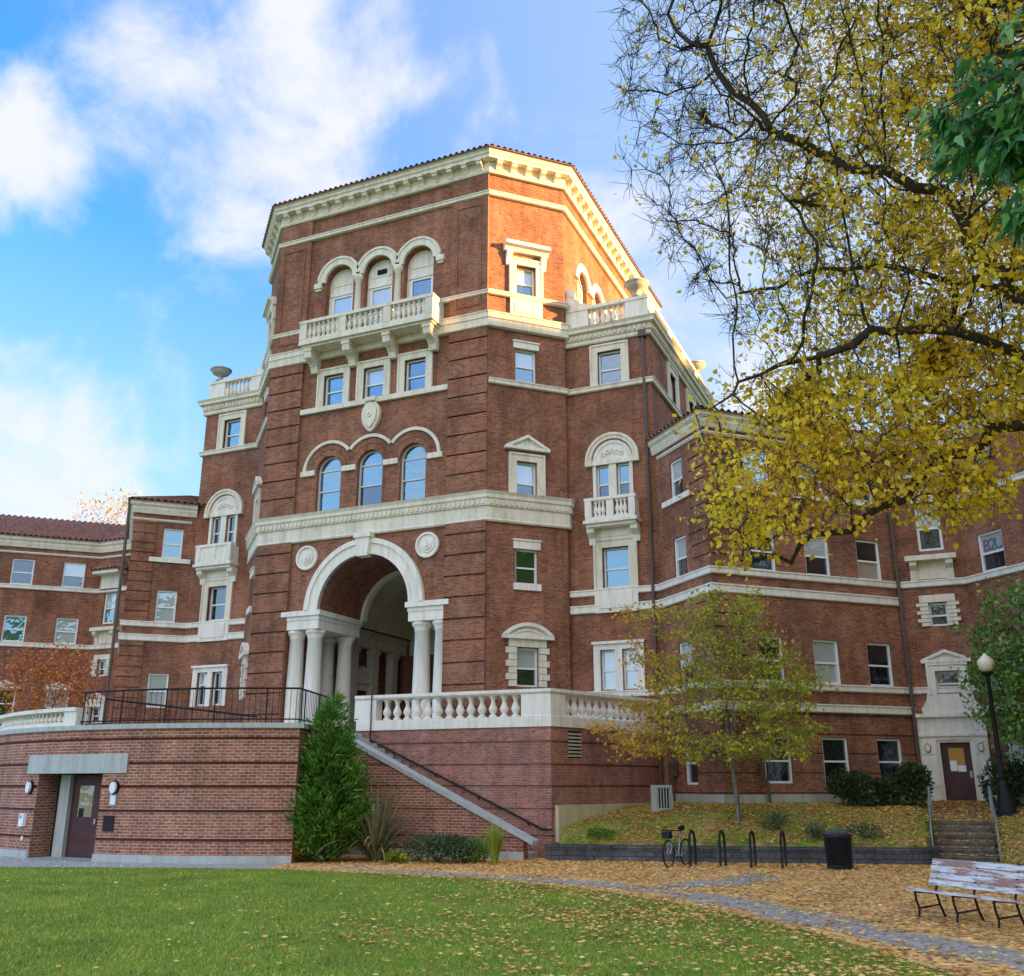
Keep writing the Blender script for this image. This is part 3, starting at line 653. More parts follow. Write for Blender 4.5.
T1 = [(-7.58, 2.56), P['c2'], P['A'], P['C1'], P['C2'], (7.58, 2.56)]
def dentil_cornice(path, z0, name='cornice', h=0.55, o=0.22, frieze=0.60, fo=0.10, pitch=0.20):
    mb = MB()
    if frieze: mb.sweep(path, [(-0.03, z0 - frieze), (fo, z0 - frieze), (fo + 0.03, z0 - frieze + 0.06), (fo, z0 - frieze + 0.12), (fo, z0), (-0.03, z0)])
    mb.sweep(path, [(-0.03, z0), (fo + 0.06, z0), (fo + 0.06, z0 + h * 0.45), (o, z0 + h * 0.55), (o, z0 + h * 0.78), (o + 0.07, z0 + h), (-0.03, z0 + h)])
    for (x0, y0), (x1, y1) in zip(path, path[1:]):
        L = math.hypot(x1 - x0, y1 - y0); 
        if L < 0.5: continue
        d = ((x1 - x0) / L, (y1 - y0) / L); F = Face(x0, y0, d[0], d[1], d[1], -d[0]); k = int(min(L, 9999) / pitch)
        for i in range(k): mb.box(F, (i + 0.25) * L / k, (i + 0.75) * L / k, z0 + 0.05, z0 + h * 0.40, fo + 0.05, fo + 0.11)
    return mb.build(name, M['stone'], HALL)
dentil_cornice(T1, 10.0)
dentil_cornice([(7.58, 2.55), P['S1'], P['S2']], 17.28, frieze=0.22, o=0.30, fo=0.10, h=0.50)
dentil_cornice([P['s2'], P['s1'], (-7.58, 2.55)], 17.28, frieze=0.22, o=0.30, fo=0.10, h=0.50)
RW = [P['S0'], P['S1'], P['LK'], P['LM']]; LW = [P['lm'], P['lk'], P['s1'], P['s0']]
course(RW + [P['NM'], P['ME']], 6.74, 6.98, 0.10, 'white'); course([P['me'], P['nm']] + LW, 6.74, 6.98, 0.10, 'white')
course(RW, 6.10, 6.40, 0.10, 'white'); course(LW, 6.10, 6.40, 0.10, 'white')
course(RW + [P['NM'], P['ME']], 3.00, 3.23, 0.10, 'white'); course(RW, 2.28, 2.56, 0.12, 'white'); course([P['NM'], P['ME']], 2.28, 2.56, 0.12, 'white')
course([P['NM'], P['ME']], 9.74, 9.97, 0.10, 'white'); course([P['me'], P['nm'], P['lm']], 9.74, 9.97, 0.10, 'white')
course([KR.p(0.3, 0)[:2], P['LK'], LR.p(5.2, 0)[:2]], 11.70, 11.80, 0.08, 'white'); course([P['me'], P['nm'], P['lm'], P['lk'], KL.p(0.2, 0)[:2]], 11.62, 11.72, 0.08, 'white')
for F, c in ((KR, 1.5), (LR, 2.1), (LR, 4.4), (LR, 6.66), (KL, 0.95)):
    mb = MB(); mb.box(F, c - 0.95 if F is not KL else c - 0.85, c + 0.95, 9.72, 9.925, -0.03, 0.10); mb.build('window_sill', M['white'], HALL)
def wing_cornice(path):
    mb = MB(); mb.sweep(path, [(-0.03, 11.95), (0.10, 11.95), (0.14, 12.08), (0.17, 12.16), (0.17, 12.24), (0.26, 12.34), (0.26, 12.46), (0.30, 12.50), (-0.03, 12.50)])
    mb.build('cornice', M['stone'], HALL)
wing_cornice([P['S1'], P['LK'], P['LM'], P['NM'], P['ME']]); wing_cornice([P['me'], P['nm'], P['lm'], P['lk'], P['s1']])
# base plinths
course([P['S1'], P['LK'], P['LM']], -0.9, -0.32, 0.07, 'plinth', 'plinth', lip=False); course([P['NM'], P['ME']], -0.9, -0.32, 0.07, 'plinth', 'plinth', lip=False)

# main eaves: frieze, corona and carved brackets
mb = MB()
mb.sweep(TOWER, [(-0.03, 24.46), (0.15, 24.46), (0.19, 24.54), (0.15, 24.62), (0.12, 24.62), (0.12, 25.02), (-0.03, 25.02)])
mb.sweep(TOWER, [(-0.03, 25.02), (0.42, 25.02), (0.42, 25.14), (0.48, 25.20), (0.48, 25.30), (0.55, 25.40), (-0.03, 25.40)])
EAVE = mb.build('eaves_cornice', M['stone'], HALL)
def bracket_mesh(d, h, w):
    b = MB(); W0 = Face(0, 0, 1, 0, 0, -1)
    b.side(W0, [(0, -h), (d * 0.28, -h), (d * 0.38, -h * 0.75), (d * 0.55, -h * 0.62), (d * 0.95, -h * 0.45), (d, -h * 0.2), (d, 0), (0, 0)], -w / 2, w / 2)
    b.side(W0, [(0, -0.001), (d + 0.04, -0.001), (d + 0.04, -h * 0.16), (0, -h * 0.16)], -w / 2 - 0.03, w / 2 + 0.03)
    return b
proto = None
for F, L, k in ((FF, 10.48, 15), (GR, 3.31, 5), (GL, 3.31, 5), (HR, 13.9, 20), (HL, 13.9, 20)):
    rz = math.atan2(F.n[1], F.n[0]) + math.pi / 2
    for i in range(k):
        loc = F.p((i + 0.5) * L / k, 25.02, 0.10)
        if proto is None:
            proto = bracket_mesh(0.30, 0.40, 0.22).build('eaves_bracket', M['stone'], None); proto.location = loc; proto.rotation_euler = (0, 0, rz); attach(proto, EAVE)
        else: inst(proto, loc, EAVE, rz)

# ------------------------------------------------------------------ tiled roofs
def tile_slope(mb, a, b, a2, b2, pitch=0.27, amp=0.09, drop=0.0):
    """barrel tiles from the eave a-b up to the ridge a2-b2"""
    a, b, a2, b2 = map(Vector, (a, b, a2, b2)); L = (b - a).length; n = max(2, int(L / pitch)); k = 6
    nrm = (b - a).cross(a2 - a).normalized()
    if nrm.z < 0: nrm = -nrm
    base = len(mb.v); rows = [0, 1]
    for r in rows:
        for i in range(n * k + 1):
            t = i / (n * k); p = (a.lerp(b, t)).lerp(a2.lerp(b2, t), r)
            h = amp * (0.5 - 0.5 * math.cos(2 * math.pi * i / k))
            mb.v.append(tuple(p + nrm * h))
    m = n * k + 1
    for i in range(n * k): mb.f.append((base + i, base + i + 1, base + m + i + 1, base + m + i))
    dn = nrm * -0.03
    mb.add([tuple(v + dn) for v in (a, b, b2, a2)])
    mb.add([tuple(v) for v in (a, b, b + dn, a + dn)])
def roof(edges):
    mb = MB()
    for e in edges: tile_slope(mb, *e)
    return mb.build('roof', M['tile'], HALL)
def off(path, o):
    res = []
    n = len(path)
    for i in range(n):
        def nr(a, b):
            d = Vector((b[0] - a[0], b[1] - a[1])).normalized(); return Vector((d.y, -d.x))
        if i == 0: m = nr(path[0], path[1])
        elif i == n - 1: m = nr(path[-2], path[-1])
        else:
            a, b = nr(path[i - 1], path[i]), nr(path[i], path[i + 1]); m = (a + b).normalized(); m = m / max(0.3, m.dot(a))
        res.append((path[i][0] + m.x * o, path[i][1] + m.y * o))
    return res
def hip(path, o, z, inset, rise):
    e = off(path, o); r = off(path, -inset)
    return [((*e[i], z), (*e[i + 1], z), (*r[i], z + rise), (*r[i + 1], z + rise)) for i in range(len(path) - 1)]
roof(hip(TOWER, 0.62, 25.41, 4.2, 1.5))
mb = MB(); r = off(TOWER, -4.1); mb.add([(x, y, 26.9) for x, y in r]); mb.build('roof_deck', M['tile'], HALL)
mb = MB(); mb.add([(-7.5, 2.4, 24.88), (-5.2, .05, 24.88), (5.2, .05, 24.88), (7.5, 2.4, 24.88), (7.5, 16.2, 24.88), (-7.5, 16.2, 24.88)]); mb.build('ceiling_slab', M['dark'], HALL)
RP = [P['S1'], P['LK'], P['LM'], P['NM'], P['ME']]
roof(hip([P['S1'], P['LK'], P['LM']], 0.36, 12.51, 2.6, 0.95)); roof(hip([P['LM'], P['NM'], P['ME']], 0.36, 12.515, 2.6, 1.25))
roof(hip([P['lm'], P['lk'], (P['s1'][0] + 0.7, P['s1'][1] + 0.7)], 0.36, 12.51, 2.4, 1.1)); roof(hip([P['me'], P['nm'], P['lm']], 0.36, 12.515, 4.0, 2.05))
# flat lids so no light leaks into the wings
mb = MB()
for path in (RP, [P['me'], P['nm'], P['lm'], P['lk'], P['s1']]):
    a = off(path, 0.3); b = off(path, -5.0)
    for i in range(len(path) - 1): mb.add([(*a[i], 12.49), (*a[i + 1], 12.49), (*b[i + 1], 12.49), (*b[i], 12.49)])
    for i in range(len(path) - 1): mb.add([(*b[i], -2), (*b[i + 1], -2), (*b[i + 1], 13.4), (*b[i], 13.4)])
mb.build('roof_deck', M['dark'], HALL)
mb = MB(); mb.cube(7.6, 11.0, 2.6, 15.4, 17.68, 17.76); mb.cube(-11.0, -7.6, 2.6, 15.4, 17.68, 17.76); mb.build('roof_terrace', M['plinth'], HALL)
# small tiled hood over the left bay
for F in (NL, NR):
    mb = MB(); e0 = F.p(0.15, 10.85, 0.75); e1 = F.p(2.15, 10.85, 0.75); r0 = F.p(0.55, 11.35, 0.02); r1 = F.p(1.75, 11.35, 0.02)
    tile_slope(mb, e0, e1, r0, r1)
    tile_slope(mb, F.p(0.15, 10.85, 0.0), e0, r0, r0); tile_slope(mb, e1, F.p(2.15, 10.85, 0.0), r1, r1)
    H = mb.build('bay_hood', M['tile'], HALL)
    mb = MB(); mb.box(F, 0.25, 2.05, 10.66, 10.845, 0, 0.66); mb.box(F, 0.45, 1.95, 9.86, 10.66, 0, 0.10); mb.build('hood_soffit', M['white'], H)
    mb = MB(); mb.box(F, 0.32, 2.02, 7.66, 7.84, 0, 0.42)
    for x in (0.45, 1.65):
        mb.side(F, [(0, 6.98), (0.10, 6.98), (0.14, 7.35), (0.34, 7.50), (0.34, 7.66), (0, 7.66)], x, x + 0.24)
    mb.box(F, 0.69, 1.65, 7.02, 7.66, 0, 0.06); mb.build('bracket_shelf', M['stone'], HALL)

# ------------------------------------------------------------------ arched mouldings, roundels, shield
mb = MB()
for c in G3: mb.arc(FF, c, 21.10, 0.72, 1.08 if c != G3[1] else 1.07, -0.05, 0.13, 0 if c != G3[1] else 2, 180 if c != G3[1] else 178, 24); mb.arc(FF, c, 21.10, 1.0, 1.10, 0.0, 0.17, 6, 174, 24)
for x in (2.20, 8.28): mb.box(FF, x - 0.18, x + 0.18, 20.86, 21.10, 0, 0.16); mb.box(FF, x - 0.14, x + 0.14, 20.76, 20.86, 0, 0.10)
mb.build('arch_moulding', M['stone'], HALL)
for x in (4.255, 6.225):
    mb = MB(); mb.lathe(FF.p(x, 18.02, 0.02), [(0.20, 0), (0.20, 0.15), (0.155, 0.2), (0.15, 1.2), (0.13, 2.75), (0.17, 2.8), (0.22, 2.95), (0.22, 3.06)], 14); mb.build('colonnette', M['stone'], HALL, True)
for c in G3:
    mb = MB(); a0 = 4 if c != G3[2] else 0
    lo, hi = (-6 if c == G3[2] else 38), (186 if c == G3[0] else 142)
    if c == G3[0]: lo, hi = 38, 180
    if c == G3[2]: lo, hi = 0, 142
    mb.arc(FF, c, 12.37, 1.13, 1.26, -0.02, 0.09, lo, hi, 20); mb.build('arch_moulding', M['stone'], HALL)
mb = MB()
for a, b in ((1.92, 2.60), (3.93, 4.58), (5.90, 6.55), (7.88, 8.56)): mb.box(FF, a, b, 12.20, 12.42, -0.02, 0.10)
mb.build('impost', M['stone'], HALL)
mb = MB()
for c in G3: mb.arc(FF, c, 12.37, 0.60, 0.84, 0.001, 0.035, 0, 180, 20); mb.arc(FF, c, 12.37, 0.88, 1.08, 0.001, 0.02, 20, 160, 20)
mb.build('brick_voussoirs', M['brick'], HALL)
for F in (HR, HL):
    for c in (2.3, 4.27, 6.24):
        mb = MB(); mb.arc(F, c, 21.0, 0.64, 1.0, -0.02, 0.13, 0, 180, 20); mb.build('arch_moulding', M['stone'], HALL)
# shield
mb = MB(); sh = []
for i in range(24):
    t = 2 * math.pi * i / 24; x = 0.43 * math.sin(t); z = 14.5 + (0.62 if math.cos(t) > 0 else 0.80) * math.cos(t) * (1 - 0.12 * abs(math.sin(2 * t)))
    sh.append((cF + x, z))
mb.prism(FF, sh, 0, 0.16); mb.prism(FF, [(cF + (x - cF) * 0.72, 14.5 + (z - 14.5) * 0.78) for x, z in sh], 0.16, 0.24); mb.box(FF, cF - 0.24, cF + 0.24, 15.02, 15.20, 0.0, 0.27)
mb.arc(FF, cF, 14.42, 0.06, 0.10, 0.24, 0.27, 0, 359, 10)
mb.build('shield_cartouche', M['stone'], HALL)
for x in (cF - 2.76, cF + 2.76):
    mb = MB(); mb.disc(FF, x, 8.72, 0.50, 0, 0.06, 28); mb.arc(FF, x, 8.72, 0.42, 0.50, 0.06, 0.12, 0, 359.9, 28); mb.lathe((0, 0, 0), [(0.01, 0)], 3, False) if False else None
    mb.disc(FF, x, 8.72, 0.30, 0.06, 0.10, 20); mb.disc(FF, x, 8.72, 0.20, 0.10, 0.15, 16); mb.disc(FF, x, 8.72, 0.10, 0.15, 0.19, 12)
    mb.build('roundel', M['white'], HALL)

# side block arched windows: tympanum, moulding, balcony, panel, apron
bal_src = {}
def baluster_mesh(h, r=0.085):
    b = MB(); b.lathe((0, 0, 0), [(r * 1.15, 0), (r * 1.15, h * 0.08), (r * 0.6, h * 0.12), (r * 0.75, h * 0.18), (r * 1.25, h * 0.36), (r * 1.1, h * 0.46), (r * 0.6, h * 0.66), (r * 0.55, h * 0.80), (r * 0.85, h * 0.86), (r * 0.65, h * 0.90), (r * 1.15, h * 0.93), (r * 1.15, h)], 10)
    return b
def baluster(h, r, loc, parent, m='white'):
    k = (h, r, m)
    if k not in bal_src:
        o = baluster_mesh(h, r).build('baluster', M[m], None, True); o.location = loc; attach(o, parent); bal_src[k] = o; return o
    return inst(bal_src[k], loc, parent)
for F, m in ((BR, 0), (BL, 1)):
    c = 1.83
    mb = MB(); n = 18
    mb.prism(F, [(c + 0.80 * math.cos(math.pi * i / n), 12.05 + 0.80 * math.sin(math.pi * i / n)) for i in range(n + 1)], -0.02, 0.05)
    mb.arc(F, c, 12.05, 0.66, 0.72, 0.05, 0.08, 5, 175, 18)
    for k in range(5):
        mb.arc(F, c - 0.36 + 0.18 * k, 12.28 + 0.12 * math.sin(math.pi * k / 4), 0.04, 0.10, 0.05, 0.09, 0, 350, 8)
    mb.box(F, c - 0.98, c + 0.98, 11.86, 12.05, -0.03, 0.12)
    for x, w in ((c - 0.74, 0.13), (c, 0.30), (c + 0.74, 0.13)): mb.box(F, x - w / 2, x + w / 2, 10.36, 11.86, -0.03, 0.07)
    mb.build('tympanum', M['white'], HALL)
    mb = MB(); mb.arc(F, c, 12.05, 0.84, 1.05, -0.02, 0.13, 0, 180, 24); mb.arc(F, c, 12.05, 0.98, 1.08, 0.0, 0.17, 0, 180, 24)
    for x in (c - 0.95, c + 0.95): mb.box(F, x - 0.14, x + 0.14, 11.84, 12.051, -0.02, 0.18)
    mb.build('arch_moulding', M['stone'], HALL)
    mb = MB()
    mb.box(F, c - 1.06, c + 1.06, 9.42, 9.54, 0, 0.62); mb.box(F, c - 0.98, c + 0.98, 9.30, 9.42, 0, 0.50)
    B = mb.build('balcony', M['white'], HALL)
    mb = MB()
    zt = 10.30
    mb.box(F, c - 1.02, c + 1.02, zt, zt + 0.12, 0.36, 0.60); mb.box(F, c - 0.98, c + 0.98, 9.54, 9.66, 0.38, 0.58)
    for s in (-1, 1): mb.box(F, c + s * 0.86 - 0.13, c + s * 0.86 + 0.13, 9.66, zt, 0.36, 0.59); mb.box(F, c + s * 0.90 - 0.09, c + s * 0.90 + 0.09, 9.54, zt, 0, 0.36)
    mb.box(F, c - 0.14, c + 0.14, 9.66, zt, 0.40, 0.57)
    if m: mb.box(F, c - 0.73, c + 0.73, 9.66, zt, 0.42, 0.54)
    mb.build('parapet', M['white'], B)
    if not m:
        for x in (-0.58, -0.43, -0.28, 0.28, 0.43, 0.58): baluster(0.64, 0.075, F.p(c + x, 9.66, 0.48), B)
    for s in (-1, 1):
        mb = MB(); mb.side(F, [(0, 8.72), (0.10, 8.70), (0.14, 8.95), (0.40, 9.12), (0.42, 9.30), (0, 9.30)], c + s * 0.86 - 0.14, c + s * 0.86 + 0.14)
        mb.build('bracket', M['white'], B)
    mb = MB(); mb.box(F, c - 0.72, c + 0.72, 8.90, 9.30, 0, 0.06); mb.box(F, c - 0.60, c + 0.60, 8.98, 9.22, 0.06, 0.09); mb.build('frieze_panel', M['white'], HALL); mb = MB()
    mb.box(F, c - 0.86, c + 0.86, 6.98, 7.0, 0, 0.12); mb.box(F, c - 0.84, c + 0.84, 6.08, 6.98, -0.02, 0.11)
    mb.box(F, c - 0.64, c + 0.64, 6.24, 6.84, 0.11, 0.14); mb.build('apron_panel', M['white'], HALL)
    mb = MB(); z0, z1 = 3.24, 4.72
    for x, w in ((c - 0.83, 0.26), (c, 0.28), (c + 0.83, 0.26)): mb.box(F, x - w / 2, x + w / 2, z0, z1, -0.03, 0.07)
    mb.box(F, c - 0.96, c + 0.96, z1, 4.92, -0.03, 0.075); mb.box(F, c - 1.0, c + 1.0, 4.92, 5.02, -0.03, 0.16)
    mb.build('double_surround', M['white'], HALL)
# aprons on the narrow faces
for F in (GR, GL):
    mb = MB(); mb.box(F, 0.90, 2.30, 18.06, 18.84, 0, 0.12); mb.box(F, 1.08, 2.12, 18.22, 18.68, 0.12, 0.15); mb.build('apron_panel', M['stone'], HALL)

# front balcony
mb = MB(); z0 = 17.78
s0, s1, od = 2.02, 8.46, 0.98
mb.box(FF, s0, s1, z0, z0 + 0.14, 0.0, od); mb.box(FF, s0 + 0.08, s1 - 0.08, z0 - 0.10, z0, 0.0, od - 0.12)
B = mb.build('balcony', M['stone'], HALL)
mb = MB(); zt = 18.76; zb = z0 + 0.14
mb.box(FF, s0 - 0.02, s1 + 0.02, zt, zt + 0.14, od - 0.28, od); mb.box(FF, s0, s1, zb, zb + 0.12, od - 0.26, od - 0.03)
for x in (s0, s1 - 0.24): mb.box(FF, x, x + 0.24, zb, zt, 0.0, od - 0.27); mb.box(FF, x - 0.01, x + 0.25, zt, zt + 0.14, 0, od - 0.28)
PC = (s0 + 0.17, 4.16, 6.32, s1 - 0.17)
for x in PC: mb.box(FF, x - 0.17, x + 0.17, zb + 0.12, zt, od - 0.27, od - 0.02)
mb.build('parapet', M['stone'], B)
for a, b in zip(PC, PC[1:]):
    n = 7
    for i in range(n): baluster(0.72, 0.085, FF.p(a + 0.17 + (b - a - 0.34) * (i + 0.5) / n, zb + 0.12, od - 0.15), B, 'stone')
for x in (2.38, 4.27, 6.22, 8.10):
    o = bracket_mesh(0.80, 0.92, 0.34).build('balcony_bracket', M['stone'], None); o.location = FF.p(x, z0 - 0.10, 0.0); attach(o, B)

# roof balustrades and urns on the side blocks
def urn(mb, c, s=1.0):
    mb.lathe(c, [(0.24 * s, 0), (0.24 * s, 0.08 * s), (0.13 * s, 0.14 * s), (0.10 * s, 0.26 * s), (0.22 * s, 0.34 * s), (0.38 * s, 0.42 * s), (0.46 * s, 0.54 * s), (0.46 * s, 0.58 * s), (0.52 * s, 0.60 * s), (0.52 * s, 0.66 * s), (0.42 * s, 0.66 * s), (0.34 * s, 0.56 * s), (0.02, 0.50 * s)], 18)
for F, Fs, m in ((BR, BRS, 0), (BL, BLS, 1)):
    mb = MB(); zb, zt = 17.78, 18.70
    mb.box(F, 0.0, 3.50, zb, zb + 0.16, -0.36, 0.0); mb.box(F, 0.0, 3.53, zt, zt + 0.14, -0.38, 0.03)
    mb.box(F, 2.55, 3.49, zb + 0.16, zt, -0.36, -0.01); mb.box(F, 0.0, 0.95, zb + 0.16, zt, -0.36, -0.01)
    mb.box(Fs, 0.37, 12, zb, zb + 0.16, -0.36, 0.0); mb.box(Fs, 0.39, 12, zt, zt + 0.14, -0.38, 0.03); mb.box(Fs, 0.37, 1.1, zb + 0.16, zt, -0.36, -0.01)
    for k in range(4): mb.box(Fs, 3.2 + 2.4 * k, 3.8 + 2.4 * k, zb + 0.16, zt, -0.36, -0.01)
    B = mb.build('roof_balustrade', M['white'], HALL)
    for i in range(7): baluster(0.76, 0.09, F.p(1.08 + 0.235 * i, zb + 0.16, -0.18), B)
    for k in range(4):
        for i in range(6): baluster(0.76, 0.09, Fs.p(1.4 + 2.4 * k + 0.32 * i, zb + 0.16, -0.18), B)
    mb = MB(); urn(mb, F.p(3.02, zt + 0.14, -0.18)); mb.build('urn', M['plinth'], B, True)
    mb = MB(); urn(mb, Fs.p(9.0, zt + 0.14, -0.18)); mb.build('urn', M['plinth'], B, True)
    # scroll where the balustrade meets the tower
    mb = MB(); pts = [(0.0, zt + 0.14), (0.86, zt + 0.14), (0.84, zt + 0.32), (0.62, zt + 0.34), (0.56, zt + 0.48), (0.42, zt + 0.60), (0.34, zt + 0.88), (0.20, zt + 1.12), (0.0, zt + 1.16)]
    mb.prism(F, pts, -0.34, -0.04); mb.disc(F, 0.30, zt + 0.86, 0.15, -0.06, 0.0, 14); mb.build('scroll', M['white'], B)

# ------------------------------------------------------------------ portico
ZF = 1.66
mb = MB()
mb.arc(FF, cF, 6.56, 2.05, 2.62, -0.06, 0.14, 0, 180, 36); mb.arc(FF, cF, 6.56, 2.48, 2.68, 0.0, 0.20, 0, 180, 36); mb.arc(FF, cF, 6.56, 2.05, 2.16, 0.0, 0.18, 0, 180, 36)
AR = mb.build('portal_arch', M['white'], HALL)
mb = MB(); mb.prism(FF, [(cF - 0.24, 8.50), (cF + 0.24, 8.50), (cF + 0.34, 9.44), (cF - 0.34, 9.44)], -0.06, 0.34); mb.box(FF, cF - 0.38, cF + 0.38, 9.24, 9.43, 0, 0.40); mb.build('keystone', M['white'], AR)
# side entablatures over three columns each, then the long hall behind
def lx(x): return x + cF                     # FF s from local x
for sgn in (-1, 1):
    mb = MB(); a, b = (cF - 3.66, cF - 2.02) if sgn < 0 else (cF + 2.02, cF + 3.66)
    mb.box(FF, a, b, 5.84, 6.20, -2.92, 0.06); mb.box(FF, a - 0.03, b + 0.03, 6.20, 6.36, -2.94, 0.09); mb.box(FF, a - 0.10, b + 0.10, 6.36, 6.56, -2.97, 0.17)
    E = mb.build('entablature', M['white'], HALL)
    for d in (-0.36, -2.50):
        for off_ in (2.42, 3.28):
            x = cF + sgn * off_
            mb = MB(); h = 5.84 - ZF
            mb.lathe(FF.p(x, ZF, d), [(0.42, 0), (0.42, 0.12), (0.40, 0.20), (0.35, 0.28), (0.33, 0.34), (0.33, h * 0.4), (0.28, h - 0.36), (0.32, h - 0.33), (0.29, h - 0.28), (0.38, h - 0.14), (0.40, h - 0.12), (0.40, h)], 22); mb.build('column', M['white'], E, True)
# soffit of the front bay in brick, inner arch, plastered vault and hall
mb = MB(); n = 24
for i in range(n):
    t0, t1 = math.pi * i / n, math.pi * (i + 1) / n
    q = [(cF + 2.06 * math.cos(t), 6.56 + 2.06 * math.sin(t)) for t in (t0, t1)]
    mb.add([FF.p(*q[0], -0.44), FF.p(*q[1], -0.44), FF.p(*q[1], -3.0), FF.p(*q[0], -3.0)])
mb.build('brick_soffit', M['brick'], HALL)
mb = MB(); mb.arc(FF, cF, 6.56, 1.92, 2.30, -3.30, -2.98, 0, 180, 30); mb.build('inner_arch', M['white'], HALL)
mb = MB()
for i in range(n):
    t0, t1 = math.pi * i / n, math.pi * (i + 1) / n
    q = [(cF + 2.9 * math.cos(t), 6.56 + 2.3 * math.sin(t)) for t in (t0, t1)]
    mb.add([FF.p(*q[0], -3.31), FF.p(*q[1], -3.31), FF.p(*q[1], -9.0), FF.p(*q[0], -9.0)])
for i in range(n):
    t0, t1 = math.pi * i / n, math.pi * (i + 1) / n
    q = [(cF + 2.9 * math.cos(t), 6.56 + 2.3 * math.sin(t)) for t in (t0, t1)]; w = [(cF + 2.0 * math.cos(t), 6.56 + 2.0 * math.sin(t)) for t in (t0, t1)]
    mb.add([FF.p(*q[0], -3.31), FF.p(*q[1], -3.31), FF.p(*w[1], -3.31), FF.p(*w[0], -3.31)])
mb.add([FF.p(cF - 2.9, 6.5, -9.0), FF.p(cF + 2.9, 6.5, -9.0), FF.p(cF + 2.9, 9.0, -9.0), FF.p(cF - 2.9, 9.0, -9.0)])
mb.build('vault', M['plaster'], HALL)
mb = MB()
for sgn in (-1, 1):
    x = cF + sgn * 3.75
    mb.add([FF.p(x, 1.6, -0.4), FF.p(x, 1.6, -9.2), FF.p(x, 6.6, -9.2), FF.p(x, 6.6, -0.4)])
mb.add([FF.p(cF - 3.6, 1.6, -9.01), FF.p(cF + 3.6, 1.6, -9.01), FF.p(cF + 3.6, 6.6, -9.01), FF.p(cF - 3.6, 6.6, -9.01)])
mb.build('portico_wall', M['brick'], HALL)
mb = MB()
for sgn in (-1, 1):
    x = cF + sgn * 3.25
    mb.box(FF, min(x, x + sgn * 0.36), max(x, x + sgn * 0.36), 5.84, 6.30, -8.99, -3.37); mb.box(FF, min(x - sgn * 0.12, x + sgn * 0.36), max(x - sgn * 0.12, x + sgn * 0.36), 6.30, 6.56, -8.99, -3.37)
    for d in (-4.6, -6.3, -8.0): mb.box(FF, min(x, x + sgn * 0.36), max(x, x + sgn * 0.36), 1.66, 5.84, d - 0.24, d + 0.24); mb.box(FF, min(x - sgn * .06, x + sgn * 0.36), max(x - sgn * .06, x + sgn * 0.36), 5.60, 5.78, d - 0.30, d + 0.30)
mb.box(FF, cF - 3.0, cF + 3.0, 5.84, 6.56, -9.0, -8.85)
mb.build('portico_pilasters', M['stone'], HALL)
# pedimented doors inside the portico
DF = Face(-3.6, 5.45, 0, 1, 1, 0)
mb = MB(); mb.box(DF, -0.62, 0.62, 1.66, 3.9, 0.0, 0.05); D = mb.build('door', M['door'], HALL)
mb = MB(); mb.box(DF, -0.85, -0.62, 1.66, 3.95, 0, 0.12); mb.box(DF, 0.62, 0.85, 1.66, 3.95, 0, 0.12); mb.box(DF, -0.85, 0.85, 3.95, 4.25, 0, 0.14)
mb.box(DF, -0.98, 0.98, 4.25, 4.38, 0, 0.26); mb.prism(DF, [(-0.98, 4.38), (0.98, 4.38), (0, 5.0)], 0, 0.12); mb.prism(DF, [(-0.98, 4.382), (-0.76, 4.382), (0, 4.88), (0, 5.02)], 0, 0.26); mb.prism(DF, [(0.98, 4.382), (0, 5.02), (0, 4.88), (0.76, 4.382)], 0, 0.262)
mb.build('door_surround', M['stone'], D)

# ------------------------------------------------------------------ right entrance
F = NR
mb = MB()
mb.box(F, 0.0, 0.62, -0.60, 2.20, 0.0, 0.10); mb.box(F, 1.74, 2.23, -0.60, 2.20, 0.0, 0.10); mb.box(F, 0.62, 1.74, 1.44, 2.20, 0.0, 0.10)
mb.box(F, 0.0, 2.24, 1.56, 1.66, 0.10, 0.17); mb.box(F, 0.0, 2.24, 2.20, 2.32, 0.0, 0.24)
mb.box(F, 0.56, 1.92, 2.32, 2.97, 0.0, 0.14)
for z in (0.95, 0.40, -0.1): 
    for a, b in ((0.03, 0.59), (1.77, 2.20)): mb.box(F, a, b, z + 0.02, z + 0.50, 0.10, 0.125)
for s in (-1, 1):
    c = 1.24 + s * 0.62; pts = [(c, 2.322), (c + s * 0.30, 2.322), (c + s * 0.34, 2.48), (c + s * 0.24, 2.62), (c + s * 0.14, 2.78), (c + s * 0.08, 3.1), (c, 3.1)]
    mb.prism(F, pts if s > 0 else pts[::-1], 0.0, 0.12)
E = mb.build('entrance_surround', M['white'], HALL)
mb = MB(); mb.box(F, 0.62, 0.72, -0.58, 1.44, -0.22, 0.06); mb.box(F, 1.66, 1.74, -0.58, 1.44, -0.22, 0.06); mb.box(F, 0.72, 1.66, 1.36, 1.44, -0.22, 0.06); mb.build('door_frame', M['stone'], E)
mb = MB(); mb.box(F, 0.72, 1.66, -0.58, 1.36, -0.24, -0.16)
for a, b in ((-0.45, -0.05), (0.0, 0.30)): mb.box(F, 0.86, 1.52, a, b, -0.16, -0.145)
D = mb.build('door', M['door'], HALL)
mb = MB(); mb.box(F, 0.96, 1.44, 0.42, 1.18, -0.16, -0.15); mb.build('pane', M['amber'], D)
mb = MB(); mb.box(F, 0.97, 1.18, 0.42, 0.76, -0.149, -0.143); mb.box(F, 1.20, 1.45, 0.40, 0.60, -0.149, -0.143); mb.build('notice', M['paper'], D)
mb = MB(); mb.box(F, 1.55, 1.62, 0.20, 0.42, -0.16, -0.09); mb.build('handle', M['steel'], D)
